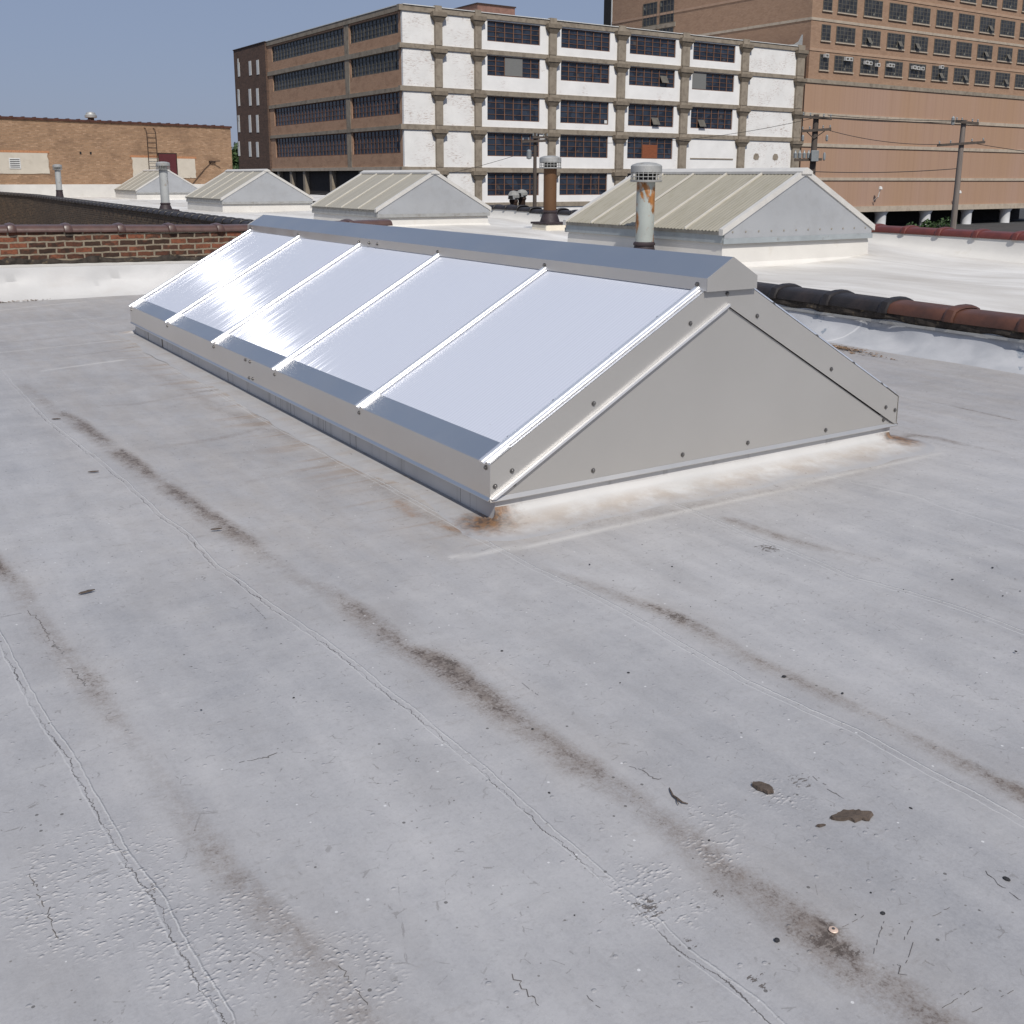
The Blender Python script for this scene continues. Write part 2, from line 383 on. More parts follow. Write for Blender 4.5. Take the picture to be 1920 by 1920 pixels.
MT['nailcap'] = simple('rusty_washer', (.62,.47,.38), .5, .2, .25, 60)
def leaf_mat(name, a, b):
    m = M(name, .6, 0, .3); g = m.N('ObjectInfo'); n = m.noise(None, 1.3, 4, .7); m.col(m.mix(m.ramp(n, .35, .65), a, b)); return m.m
MT['leaf'] = leaf_mat('leaf_green', (.025,.05,.018), (.06,.10,.03))
MT['bark'] = simple('tree_bark', (.07,.055,.045), .9)

def roof_mat():
    m = M('grey_roof_coating', .58, 0, .35)
    x, y, z = m.sep()
    # broad mottling, worn streaks along the rolls
    n1 = m.noise(None, .55, 5, .6); n2 = m.noise(m.mapv(m.obj, (7, .7, 1)), 1., 5, .65); n3 = m.noise(None, 5., 6, .7)
    f = m.math('ADD', m.math('MULTIPLY', n1, .5), m.math('ADD', m.math('MULTIPLY', n2, .3), m.math('MULTIPLY', n3, .25)))
    c = m.mix(m.ramp(f, .40, .64), (.256,.256,.268), (.398,.392,.396))
    # fine speckle of the coating
    c = m.mix(m.ramp(m.noise(None, 150, 3, .7), .35, .7, 0, .22), c, (.46,.46,.465))
    c = m.mix(m.ramp(m.noise(None, 70, 5, .8), .52, .72, 0, .30), c, (.17,.165,.165))
    c = m.mix(m.ramp(m.noise(m.mapv(m.obj, (2,1,1), (6,3,0)), 1.1, 6, .7), .50, .72, 0, .35), c, (.235,.225,.22))
    c = m.mix(m.ramp(m.noise(m.mapv(m.obj, (1,1.5,1), (1,9,0)), 2.6, 5, .65), .54, .74, 0, .35), c, (.46,.455,.455))
    # brownish film
    film = m.math('MULTIPLY', m.attr('film'), m.ramp(m.noise(m.mapv(m.obj, (3.,1.,1)), 2.2, 6, .7), .24, .60))
    c = m.mix(m.math('MULTIPLY', film, .55), c, (.29,.24,.19))
    c = m.mix(m.math('MULTIPLY', m.ramp(m.noise(m.mapv(m.obj, (1,3,1), (8,8,0), (0,0,.6)), 9, 7, .8), .56, .70), m.math('ADD', .25, m.math('MULTIPLY', m.attr('film'), .6))), c, (.20,.18,.16))
    lite = m.attr('lite'); c = m.mix(m.math('MULTIPLY', lite, .6), c, (.50,.485,.465))
    # thin brown runs fanning out from the skylight's foot
    dl = m.noise(m.mapv(m.obj, (.8, 11., 1), (0,0,0), (0,0,-.25)), 1., 4, .6); dl2 = m.noise(m.mapv(m.obj, (.8, 5., 1), (4,2,0), (0,0,-.35)), 1., 3, .6)
    dm = m.math('MULTIPLY', m.attr('drip'), m.math('MAXIMUM', m.ramp(dl, .54, .62), m.ramp(dl2, .58, .66)))
    c = m.mix(m.math('MULTIPLY', dm, .65), c, (.25,.18,.125))
    # dirt lying in the dips
    dn = m.noise(m.mapv(m.obj, (1.7,1,1)), 9., 7, .72); dn2 = m.noise(None, 60, 4, .7)
    dd = m.math('MULTIPLY', m.attr('dirt'), m.math('ADD', m.math('MULTIPLY', dn, 1.25), m.math('MULTIPLY', dn2, .55)))
    dd = m.math('MULTIPLY', dd, m.ramp(m.noise(m.mapv(m.obj, (1,1,1), (3,3,0)), 2.6, 5, .65), .30, .56, .35, 1.2))
    fine = m.math('ADD', m.math('SUBTRACT', m.noise(None, 26, 8, .82), .5), m.math('MULTIPLY', m.math('SUBTRACT', m.noise(None, 120, 4, .8), .5), .8))
    dd = m.math('ADD', dd, m.math('MULTIPLY', fine, m.math('MULTIPLY', m.ramp(m.attr('dirt'), 0, .4), 1.1)))
    c = m.mix(m.ramp(dd, .12, .85, 0, .74), c, (.145,.112,.088))
    dk = m.math('MULTIPLY', m.ramp(dd, .50, .95), m.ramp(m.noise(None, 30, 5, .75), .45, .62))
    c = m.mix(m.math('MULTIPLY', dk, .85), c, (.05,.036,.030))
    rn = m.math('MULTIPLY', m.attr('rust'), m.math('ADD', .35, m.noise(m.mapv(m.obj,(2,2,2)), 14., 6, .7)))
    c = m.mix(m.ramp(rn, .25, .75, 0, .95), c, (.24,.115,.035))
    c = m.mix(m.math('MULTIPLY', m.ramp(rn, .55, .9), m.ramp(m.noise(None, 40, 4, .7), .5, .6)), c, (.06,.03,.015))
    # lap seams of the rolls
    wg = m.math('MULTIPLY', m.math('SUBTRACT', m.noise(m.mapv(m.obj, (.2,1.,1)), 3.2, 5, .62), .5), .032)
    ph = m.math('ADD', m.attr('phase'), wg)
    d = m.math('MULTIPLY', m.math('SUBTRACT', ph, m.math('ROUND', ph)), .92)     # metres, signed
    sv_ = m.attr('seamvis')
    jt = m.math('MULTIPLY', m.math('SUBTRACT', m.noise(m.mapv(m.obj, (.4,1,1), (2,2,0)), 19., 5, .7), .5), .010)
    brk = m.ramp(m.noise(None, 8., 5, .7), .30, .50, .25, 1)
    def line(off, wd, soft):
        return m.math('MULTIPLY', m.ramp(m.math('ABSOLUTE', m.math('SUBTRACT', d, m.math('ADD', off, jt))), wd, wd+soft, 1, 0), brk)
    l1 = m.math('MULTIPLY', line(.012, .0012, .0035), sv_)
    l2 = m.math('MULTIPLY', line(-.012, .0008, .0028), m.math('MULTIPLY', sv_, .75))
    c = m.mix(m.math('MULTIPLY', m.math('MAXIMUM', l1, l2), .55), c, (.54,.54,.54))
    # crack running beside a seam
    cj = m.math('MULTIPLY', m.math('SUBTRACT', m.noise(m.mapv(m.obj, (.3,1,1), (4,0,0)), 13., 6, .72), .5), .055)
    cd = m.math('ABSOLUTE', m.math('ADD', d, m.math('ADD', cj, .006)))
    cv = m.math('MULTIPLY', m.attr('crack'), m.ramp(m.noise(None, 3.1, 4), .36, .50))
    cw = m.ramp(m.noise(None, 11, 3), .4, .75, .0006, .0026)
    ck = m.math('MULTIPLY', m.math('LESS_THAN', cd, cw), cv)
    c = m.mix(m.math('MULTIPLY', ck, .85), c, (.07,.062,.058))
    # loose crazing
    e = m.voro(m.mapv(m.obj, (1.5,1,1), (0,0,0), (0,0,.5)), 4.2, 'DISTANCE_TO_EDGE')
    wv = m.noise(None, 26, 5, .7)
    ed = m.math('ADD', e.outputs['Distance'], m.math('MULTIPLY', m.math('SUBTRACT', wv, .5), .09))
    crz = m.math('MULTIPLY', m.math('LESS_THAN', m.math('ABSOLUTE', ed), .0065), m.math('MULTIPLY', m.ramp(m.noise(None, 1.7, 5, .65), .55, .60), m.ramp(m.noise(None, 17, 3), .50, .58)))
    c = m.mix(m.math('MULTIPLY', crz, .3), c, (.09,.08,.072))
    e2 = m.voro(m.mapv(m.obj, (1,1.25,1), (4,1,0)), 17., 'DISTANCE_TO_EDGE')
    ed2 = m.math('ADD', e2.outputs['Distance'], m.math('MULTIPLY', m.math('SUBTRACT', m.noise(None, 60, 5, .7), .5), .11))
    frag = m.math('MULTIPLY', m.math('LESS_THAN', m.math('ABSOLUTE', ed2), .020), m.math('MULTIPLY', m.ramp(m.noise(None, 26, 4, .6), .575, .60), m.ramp(m.noise(None, 2.1, 4, .6), .36, .62, .25, 1)))
    c = m.mix(m.math('MULTIPLY', frag, .5), c, (.13,.12,.11))
    # grit specks, dark and pale
    def specks(scale, thr, keep, loc):
        v = m.voro(m.mapv(m.obj, (1,1,1), loc), scale); s_ = m.N('SeparateColor'); m.set(s_.inputs[0], v.outputs['Color'])
        return m.math('MULTIPLY', m.math('LESS_THAN', v.outputs['Distance'], thr), m.math('LESS_THAN', s_.outputs[0], keep))
    c = m.mix(m.math('MULTIPLY', specks(22, .085, .16, (0,0,0)), .75), c, (.07,.065,.06))
    c = m.mix(m.math('MULTIPLY', specks(48, .12, .20, (3,5,0)), .6), c, (.11,.10,.09))
    c = m.mix(m.math('MULTIPLY', specks(30, .10, .09, (7,1,0)), .7), c, (.62,.62,.62))
    # short scuffs and scratches
    for (rt, lc) in ((.5,(1,2,0)),):
        sx = m.noise(m.mapv(m.obj, (55, 2.6, 1), lc, (0,0,rt)), 1., 3, .6)
        c = m.mix(m.math('MULTIPLY', m.ramp(sx, .735, .76), .45), c, (.14,.125,.115))
    # blisters and flakes
    bl = m.attr('blister')
    bn = m.voro(m.mapv(m.obj, (1,1.6,1)), 78., 'SMOOTH_F1').outputs['Distance']
    bh = m.math('MULTIPLY', m.math('MULTIPLY', m.ramp(bn, .10, .42, 1, 0), m.ramp(m.noise(None, 21, 4, .6), .42, .54)), m.ramp(bl, .08, .4))
    vb = m.voro(m.mapv(m.obj, (1,1.3,1)), 34.); sb = m.N('SeparateColor'); m.set(sb.inputs[0], vb.outputs['Color'])
    few = m.math('MULTIPLY', m.ramp(vb.outputs['Distance'], .12, .22, 1, 0), m.math('LESS_THAN', sb.outputs[1], .12))
    fl = m.math('GREATER_THAN', m.math('ADD', m.math('MULTIPLY', m.attr('flake'), .36), m.math('MULTIPLY', m.noise(m.mapv(m.obj, (1,1.6,1), (2,8,0)), 60, 5, .75), .9)), .80)
    c = m.mix(m.math('MULTIPLY', bh, .6), c, (.54,.52,.51))  # bright highlights of the blisters painted in as a paler tone
    c = m.mix(m.math('MULTIPLY', fl, .85), c, (.085,.07,.06))
    m.col(c)
    hgt = m.math('ADD', m.math('MULTIPLY', bh, .9), m.math('ADD', m.math('MULTIPLY', few, .5), m.math('ADD', m.math('MULTIPLY', l1, .9), m.math('MULTIPLY', l2, .4))))
    b1 = m.bump(hgt, .9, .0036)
    b2 = m.bump(m.math('ADD', m.math('MULTIPLY', n3, .5), m.math('MULTIPLY', m.noise(None, 24, 6, .7), .35)), .30, .012, b1)
    b3 = m.bump(m.math('ADD', ck, m.math('MULTIPLY', fl, .7)), .5, -.003, b2)
    m.nrm(b3)
    m.rough(m.ramp(m.noise(None, 9, 4), .3, .7, .50, .68))
    return m.m
MT['roof'] = roof_mat()

# ------------------------------------------------------------------ SETTING: street level and lower roofs
def sheet(name, x0, x1, y0, y1, z, mat, rz=0., loc=(0,0,0)):
    o = MB().add([(x0,y0,z),(x1,y0,z),(x1,y1,z),(x0,y1,z)], [(0,1,2,3)]).build(name, mat)
    o.location = loc; o.rotation_euler = (0,0,rz); return tag(o, kind='structure')
sheet('street_ground', -3000, 3000, -3000, 3000, -5.0, MT['asphalt'])

# ------------------------------------------------------------------ our roof deck
def build_deck():
    xs = np.concatenate([np.arange(-12, -3.0, .5), np.arange(-3.0, 5.27, .025)])
    ys = np.concatenate([np.arange(-12, -2.9, .4), np.arange(-2.9, 9.96, .03)])
    X, Y = np.meshgrid(xs, ys); nx, ny = len(xs), len(ys)
    def wig(a, k, p): return np.sin(a*k + p)
    Z = .004*wig(X, 1.7, .4)*wig(Y, .9, 1.) + .003*wig(X, 3.9, 2)*wig(Y, 2.3, .3) + .0015*wig(X, 9., 0)*wig(Y, 5.1, 1.4)
    # seams: (y -> x) curves, one per lap
    s1 = [(9.5,-2.0),(2,-1.92),(-.146,-1.858),(-.486,-1.837),(-.774,-1.819),(-.969,-1.795),(-1.211,-1.787),(-1.41,-1.777),(-1.616,-1.746),(-1.773,-1.743),(-1.973,-1.73),(-4,-1.70)]
    s2 = [(9.5,-1.29),(3.605,-1.256),(2.982,-1.242),(2.466,-1.214),(1.979,-1.17),(1.349,-1.141),(.834,-1.126),(.575,-1.096),(.158,-1.103),(-.305,-1.063),(-.808,-1.011),(-1.012,-1.002),(-1.22,-.982),(-1.428,-.976),(-1.547,-.969),(-1.777,-.967),(-1.955,-.965),(-2.118,-.954),(-2.283,-.962),(-2.415,-.945),(-4,-.92)]
    s3 = [(9.5,-.2),(1,-.14),(-.485,-.129),(-.804,-.096),(-1.023,-.084),(-1.298,-.097),(-1.577,-.105),(-1.806,-.079),(-1.915,-.061),(-2.3,-.063),(-4,-.05)]
    s4 = [(9.5,.75),(-.378,.813),(-.682,.791),(-.901,.798),(-1.214,.787),(-1.395,.845),(-1.578,.879),(-1.797,.89),(-4,.93)]
    s5 = [(9.5,1.70),(-.335,1.76),(-.695,1.84),(-.898,1.80),(-4,1.85)]
    s6 = [(9.5,2.60),(1,2.55),(-.303,2.476),(-.652,2.491),(-.807,2.462),(-4,2.5)]
    s7 = [(9.5,3.68),(.6,3.66),(-.2,3.62),(-4,3.6)]
    const = lambda c: [(9.5,c),(-4,c)]
    curves = [const(-4.6), const(-3.7), const(-2.75), s1, s2, s3, s4, s5, s6, s7, const(4.55), const(5.5)]
    SX = []
    for cv in curves:
        cv = sorted(cv); SX.append(np.interp(ys, [a for a, b in cv], [b for a, b in cv]))
    SX = np.array(SX)
    PH = np.zeros_like(X)
    for j in range(ny): PH[j] = np.interp(xs, SX[:, j], np.arange(len(curves)))
    idx = np.rint(PH).astype(int)
    vis = np.array([.3,.3,.3,1.,1.,1.3,1.8,1.7,1.7,1.2,.6,.3])[np.clip(idx,0,11)]
    vis = vis*(.6 + .4*np.clip(wig(Y, .8, 1.2)*.5+.6+.3*wig(Y,2.7,X*.0), 0, 1))
    vis = np.where(Y > 4.5, vis*.4, vis)
    crk = np.array([0,0,0,1.,1.,.15,.1,.0,.0,.0,0,0])[np.clip(idx,0,11)] * np.where((Y < 3.4), 1., 0)
    crk = np.where((idx == 5) & (Y > -.7), 0, crk)
    dirt = np.zeros_like(X); film = np.zeros_like(X); rust = np.zeros_like(X); lite = np.zeros_like(X); bl = np.zeros_like(X)
    def stroke(A, pts, hw, k=1., pw=1.6, side=0.):
        # pts: (x, y, strength)
        for a, b in zip(pts[:-1], pts[1:]):
            ax, ay, as_ = a; bx, by, bs = b
            i0 = np.searchsorted(ys, min(ay, by) - hw*1.6); i1 = np.searchsorted(ys, max(ay, by) + hw*1.6)
            j0 = np.searchsorted(xs, min(ax, bx) - hw*1.6); j1 = np.searchsorted(xs, max(ax, bx) + hw*1.6)
            if i1 <= i0 or j1 <= j0: continue
            x_, y_ = X[i0:i1, j0:j1], Y[i0:i1, j0:j1]
            L = (bx-ax)**2 + (by-ay)**2 + 1e-9
            t = np.clip(((x_-ax)*(bx-ax) + (y_-ay)*(by-ay))/L, 0, 1)
            px, py = ax + t*(bx-ax), ay + t*(by-ay)
            dist = np.hypot(x_-px, y_-py)
            if side: dist = np.where(x_ < px, dist*(1-side), dist*(1+side*1.6))
            v_ = np.clip(1 - dist/hw, 0, 1)**pw * (as_ + t*(bs-as_)) * k
            A[i0:i1, j0:j1] = np.maximum(A[i0:i1, j0:j1], v_)
    d1 = [(-1.205,4.459,.3),(-1.148,3.298,.5),(-1.078,2.832,.9),(-1.054,2.229,.8),(-1.011,1.7,.9),(-.993,1.359,.8),(-.966,1.093,.8),(-.935,.715,.8),(-.913,.499,1),(-.902,.269,.5),(-.884,-.135,.3),(-.823,-.375,.4),(-.827,-.557,.7),(-.816,-.845,.6),(-.771,-1.0,1),(-.765,-1.085,1),(-.769,-1.268,.8),(-.764,-1.423,.7),(-.746,-1.544,.8),(-.74,-1.65,.9),(-.731,-1.765,.4),(-.727,-1.952,.5),(-.716,-2.027,.5),(-.726,-2.167,.6),(-.707,-2.237,.6),(-.7,-2.315,.8),(-.705,-2.398,1),(-.72,-2.483,.8),(-.708,-2.565,.7),(-.699,-2.8,.6)]
    d2 = [(-1.80,.9,.7),(-1.778,.518,.9),(-1.735,.311,.8),(-1.736,.066,.3),(-1.697,-.376,.5),(-1.671,-.552,.6),(-1.649,-.912,.3),(-1.63,-1.157,.2),(-1.595,-1.577,.5),(-1.574,-1.743,.4),(-1.547,-1.897,.5),(-1.538,-2.024,.6),(-1.518,-2.3,.5)]
    d3 = [(-.10,-.5,.1),(-.055,-.685,.4),(0,-.919,.5),(.034,-1.072,.9),(.037,-1.198,.9),(.026,-1.308,.7),(.03,-1.442,.6),(.033,-1.568,.6),(.039,-1.759,.6),(.043,-1.899,.4),(.046,-2.028,.6),(.049,-2.134,.6),(.052,-2.219,.6),(.054,-2.4,.9)]
    d4 = [(.878,-.502,.5),(.9,-.75,.6),(.931,-.915,.4),(1.006,-1.132,.3)]
    d5 = [(2.62,.05,.9),(2.80,.05,.7),(2.874,-.073,.6),(2.872,-.239,.5),(2.884,-.419,.5),(2.873,-.575,.3),(2.87,-.9,.3)]
    d6 = [(3.68,.6,.2),(3.662,.413,.5),(3.64,.158,.9),(3.62,-.1,.5)]
    d0 = [(-.335,4.419,.5),(-.299,3.672,.5),(-.31,2.78,.6),(-.236,2.392,.7),(-.186,1.96,.7),(-.154,1.518,.6),(-.151,.909,.6),(-.156,.52,.7),(-.167,.18,.7),(-.153,-.054,.8),(-.035,-.072,1)]
    for d, hw in ((d1,.080),(d2,.065),(d3,.055),(d4,.06),(d5,.06)):
        stroke(dirt, [(x_+.004*math.sin(y_*9), y_, k_) for x_, y_, k_ in d], hw, 1.08, 1.0, .25); stroke(film, d, hw*2.6, .55, 1.2)
    stroke(dirt, d6, .03, 1.1, 1.); stroke(dirt, d0, .13, .62, 1.2); stroke(film, d0, .42, 1.1, .8)
    for d in ([(-.71,9.467,.6),(-.126,9.611,.6),(.991,9.97,.5)], [(-1.085,6.325,.4),(-.739,6.362,.5),(.054,6.453,.5)], [(-.801,5.2,.3),(-.274,5.395,.5),(-.036,5.58,.6)],
              [(-.915,3.208,.5),(-.703,3.151,.5),(-.223,3.303,.6),(-.002,3.314,.7)], [(-.84,1.963,.4),(-.483,2.012,.6),(-.124,2.161,.7)], [(-.7,1.1,.3),(-.4,1.15,.5),(-.1,1.2,.6)]):
        stroke(dirt, d, .07, .85, 1.2); stroke(film, d, .16, .7, 1.2)
    d8 = [(.011,-.156,.7),(.325,-.237,.55),(.721,-.278,.45),(1.179,-.295,.5),(1.869,-.319,.4),(2.406,-.185,.6)]
    stroke(dirt, d8, .12, .72, 1.1); stroke(film, d8, .30, .9, .9)
    drip = np.zeros_like(X); stroke(drip, [(-.04,.1,.8),(-.04,2,1),(-.04,6.2,.9)], .42, 1., .7)
    film = np.maximum(film, np.clip((Y+.9)/1.2, 0, 1)*np.clip((X+1.5)/.5, 0, 1)*.50)
    stroke(film, [(4.9,9,.5),(4.9,2.4,.6),(4.95,-2,.5)], .3, 1, 1.)
    # pale patches of coating near the walls and the skylight
    stroke(lite, [(-.05,-.1,.5),(1.2,-.2,.5),(2.6,-.1,.4)], .26, .8, .9)
    stroke(lite, [(-.04,-.05,.6),(-.05,6.2,.6)], .16, .9, .9)
    stroke(lite, [(-.322,-.267,1),(.008,-.316,1),(.534,-.327,.9),(1.15,-.323,.9),(1.744,-.295,.9),(2.603,-.282,.6)], .022, 1.5, .6)
    stroke(lite, [(-1.002,4.649,.6),(-.391,4.862,1)], .025, 1.6, .6)
    stroke(lite, [(-.792,8.78,.8),(.128,9.083,.8)], .03, 1.3, .6)
    stroke(lite, [(-1.6,7.3,.5),(.1,7.6,.5)], .03, 1.2, .6); stroke(lite, [(-1.6,5.7,.5),(-.2,5.9,.6)], .03, 1.2, .6)
    stroke(rust, [(-.03,-.02,1),(-.075,-.075,.8),(-.10,-.17,.4)], .06, 1.1, .8); stroke(rust, [(-.04,-.04,.9),(-.16,0.,.7),(-.2,.14,.45)], .055, 1., .9)
    stroke(rust, [(.06,-.1,.7),(.05,-.19,.35)], .025, 1., .8); stroke(rust, [(2.64,.0,1),(2.66,-.09,.9),(2.63,-.2,.4)], .05, 1.2, .7)
    stroke(rust, [(-.22,.25,.5),(-.2,.45,.5)], .09, 1., .8)
    for (x_, y_, r_, k_) in ((-1.84,-1.50,.17,1.),(-1.68,-1.80,.14,1.),(-1.52,-2.0,.10,.8),(-.90,-2.12,.09,.9),(-.70,-2.08,.07,.6),(-.44,-2.02,.07,.5),(-.62,-1.98,.07,.5),(-1.75,-2.2,.14,.5)):
        dd = np.hypot(X-x_, (Y-y_)*.8)/r_; bl = np.maximum(bl, np.clip(1.25-dd, 0, 1)*k_)
    bl = np.maximum(bl, .05)
    fk = np.zeros_like(X)
    for (x_, y_, r_) in ((-.941,-2.144,.05),(-.355,-2.002,.045),(-1.745,-1.57,.03),(-1.79,-1.493,.02),(-.634,-2.09,.018),(-.804,-2.194,.03),(-.975,-1.207,.02),(-1.581,-1.655,.02),(-1.749,-1.777,.02),(1.364,-1.078,.02),(.75,-.837,.07),(-.93,-2.26,.03),(-.9,-2.40,.035),(-.70,-2.44,.035),(.03,-1.13,.06),(-.76,-1.02,.05),(-.72,-2.41,.05)):
        fk = np.maximum(fk, np.clip(1.35 - np.hypot(X-x_, (Y-y_)*.8)/r_, 0, 1))
    # cant rise towards the walls keeps the sheet under the flashings
    def zs(x, y): return .004*math.sin(1.7*x+.4)*math.sin(.9*y+1.) + .003*math.sin(3.9*x+2)*math.sin(2.3*y+.3) + .0015*math.sin(9.*x)*math.sin(5.1*y+1.4)
    lines = [[(-.655,-1.731),(-.651,-1.756),(-.639,-1.783),(-.643,-1.812),(-.627,-1.817)],[(-1.754,.052),(-1.731,-.062),(-1.729,-.204),(-1.715,-.301),(-1.71,-.347)],[(-1.71,-.45),(-1.7,-.515),(-1.693,-.595)],[(-.673,-2.466),(-.586,-2.422)],[(-.596,-2.475),(-.547,-2.455)],[(-.643,-2.516),(-.587,-2.488)],[(-.665,-2.389),(-.598,-2.391)],[(-.504,-2.465),(-.446,-2.466)],[(-.66,-2.647),(-.538,-2.658)],[(-.687,-2.614),(-.589,-2.619)],[(-.654,-2.502),(-.668,-2.524),(-.668,-2.546)],[(-.285,-2.436),(-.295,-2.482),(-.305,-2.528)],[(-.317,-2.0),(-.323,-2.054),(-.328,-2.108)],[(-1.449,-1.208),(-1.403,-1.223),(-1.361,-1.221)],[(-1.285,-1.813),(-1.257,-1.815)],[(-1.836,.038),(-1.772,.038)],[(-1.109,-.276),(-1.11,-.428)],[(-1.264,-2.154),(-1.261,-2.2),(-1.265,-2.24)],[(-1.952,-1.391),(-1.942,-1.492),(-1.934,-1.619)],[(-.833,-1.081),(-.748,-1.055)],[(-.65,-1.234),(-.649,-1.326)],[(-1.181,-2.265),(-1.179,-2.308)],[(-1.515,-1.972),(-1.517,-2.023),(-1.514,-2.082)]]
    rv, rq = [], []; rl = random.Random(5)
    for ln in lines:
        pts = []
        jig = .0035 if len(ln) > 2 else .0008
        for a, b in zip(ln[:-1], ln[1:]):
            n = max(2, int(math.hypot(b[0]-a[0], b[1]-a[1])/.008))
            for k in range(n): pts.append((a[0]+(b[0]-a[0])*k/n + rl.gauss(0,jig), a[1]+(b[1]-a[1])*k/n + rl.gauss(0,jig)))
        pts.append(ln[-1])
        for k in range(len(pts)-1):
            if rl.random() < (.12 if len(ln) > 2 else .3): continue
            (ax, ay), (bx, by) = pts[k], pts[k+1]; l = math.hypot(bx-ax, by-ay)+1e-6
            w_ = rl.uniform(.0004,.0011) if len(ln) > 2 else .0005
            nx_, ny_ = -(by-ay)/l*w_, (bx-ax)/l*w_; o_ = len(rv)
            for (x_, y_) in ((ax+nx_,ay+ny_),(bx+nx_,by+ny_),(bx-nx_,by-ny_),(ax-nx_,ay-ny_)): rv.append((x_, y_, zs(x_, y_)+.0012))
            rq.append((o_, o_+3, o_+2, o_+1))
    vs = np.stack([X, Y, Z], -1).reshape(-1, 3)
    ii = np.arange(nx*ny).reshape(ny, nx)
    q = np.stack([ii[:-1,:-1], ii[:-1,1:], ii[1:,1:], ii[1:,:-1]], -1).reshape(-1, 4)
    nq0 = len(q); rq = np.array(rq) + len(vs); nb_ = len(rv); vs = np.concatenate([vs, np.array(rv)]); q = np.concatenate([q, rq])
    me = bpy.data.meshes.new('roof_deck'); me.vertices.add(len(vs)); me.vertices.foreach_set('co', vs.ravel())
    me.loops.add(q.size); me.loops.foreach_set('vertex_index', q.ravel()); me.polygons.add(len(q))
    me.polygons.foreach_set('loop_start', np.arange(0, q.size, 4)); me.polygons.foreach_set('loop_total', np.full(len(q), 4))
    me.polygons.foreach_set('use_smooth', np.ones(len(q), bool)); me.update(calc_edges=True)
    for nm, A in (('phase',PH),('seamvis',vis),('crack',crk),('dirt',dirt),('film',film),('rust',rust),('lite',lite),('blister',bl),('flake',fk),('drip',drip)):
        at = me.attributes.new(nm, 'FLOAT', 'POINT'); at.data.foreach_set('value', np.concatenate([np.clip(A,0,99).astype(np.float32).ravel(), np.zeros(nb_, np.float32)]))
    me.materials.append(MT['roof']); me.materials.append(simple('crack_line', (.10,.09,.085), .9, 0, .3, 40))
    mi = np.zeros(len(q), np.int32); mi[nq0:] = 1; me.polygons.foreach_set('material_index', mi)
    o = bpy.data.objects.new('roof_deck', me); C.objects.link(o); o.location = G(0,0); o.rotation_euler = (0,0,YAW)
    tag(o, kind='structure')
build_deck()

# neighbour's white roof
def nz(u, v):
    z = .28 + .12*math.exp(-((u-21)/7)**2)
    z += .02*math.sin(u*.9+v*.7) + .012*math.sin(u*2.3-v*1.9)
    t = max(0, min(1, (v-9.8)/1.6)); s_ = max(0, min(1, (u-3.5)/4.5)); s2 = max(0, min(1, (12-u)/4))
    return z + .17*t*s_*s2
def far_x(u): return 11.05 + .055*u if u < 33 else 12.9
def memb_roof_mat():
    m = M('white_roof_membrane', .6, 0, .35)
    n1 = m.noise(m.mapv(m.obj, (1.2,.25,1)), 1.3, 6, .65); n2 = m.noise(None, .35, 4, .6)
    c = m.mix(m.ramp(n2, .35, .65), (.58,.56,.525), (.71,.695,.665))
    c = m.mix(m.ramp(n1, .40, .70, 0, .85), c, (.43,.40,.36))
    x, y, z = m.sep()
    k = m.math('FRACT', m.math('DIVIDE', m.math('ADD', x, m.math('MULTIPLY', m.noise(None, .6, 2), .15)), 1.83))
    ln = m.math('LESS_THAN', m.math('ABSOLUTE', m.math('SUBTRACT', k, .5)), .006)
    c = m.mix(m.math('MULTIPLY', ln, .5), c, (.36,.33,.30))
    m.col(c); m.nrm(m.bump(m.math('ADD', m.noise(None, 3, 5), m.noise(m.mapv(m.obj, (2,.3,1)), 3, 3)), .35, .03)); return m.m
MT['nroof'] = memb_roof_mat()
rows = []
us = [-5 + .3*i for i in range(160)] + [43 + i for i in range(34)]
for u in us:
    x1 = far_x(u) - .02 if u < 45 else 24
    rows.append([(5.42 + (x1-5.42)*k/30, u, nz(u, 5.42 + (x1-5.42)*k/30)) for k in range(31)])
o = MB().grid(rows).build('neighbour_roof', MT['nroof'], smooth=True); o.location = G(0,0); o.rotation_euler = (0,0,YAW); tag(o, kind='structure')
# building mass under that roof, lower court beyond our left parapet
o = MB().box(5.5, 10.8, -6, 44, -5, .0).box(5.5, 23, 44, 76, -5, .0).build('building_mass', MT['dark_brick']); o.location = G(0,0); o.rotation_euler = (0,0,YAW); tag(o, kind='structure')
sheet('lower_roof', -60, 5.3, 10.2, 76, -2.1, MT['tar_roof'], YAW, G(0,0))

# ------------------------------------------------------------------ near skylight
W, L, ZE, HF = 2.578, 6.246, .253, .149
CW, ZC, CH, ZR = .155, .958, .057, 1.049
SL = (ZC - CH - .006 - ZE)/(W/2 - CW)
sk = thing('gable_skylight', 'new silver aluminium gabled skylight with glaring milky panels in the middle of the grey roof', 'skylight', G(0,0), YAW)
def curb_mat():
    m = M('curb_membrane', .6, 0, .35)
    x, y, z = m.sep()
    c = m.mix(m.ramp(m.noise(None, 3, 5), .3, .7), (.50,.49,.475), (.60,.585,.565))
    dr = m.noise(m.mapv(m.obj, (9,9,.35)), 1., 4, .65)
    c = m.mix(m.ramp(dr, .56, .70, 0, .45), c, (.22,.205,.185))
    dr2 = m.noise(m.mapv(m.obj, (3.1,3.1,.1), (7,3,0)), 1.4, 2, .5)
    c = m.mix(m.math('MULTIPLY', m.math('LESS_THAN', x, .1), m.math('LESS_THAN', m.math('ABSOLUTE', m.math('SUBTRACT', dr2, .58)), .0045)), c, (.09,.075,.06))
    m.col(c); m.nrm(m.bump(m.noise(None, 12, 4), .25, .006)); return m.m
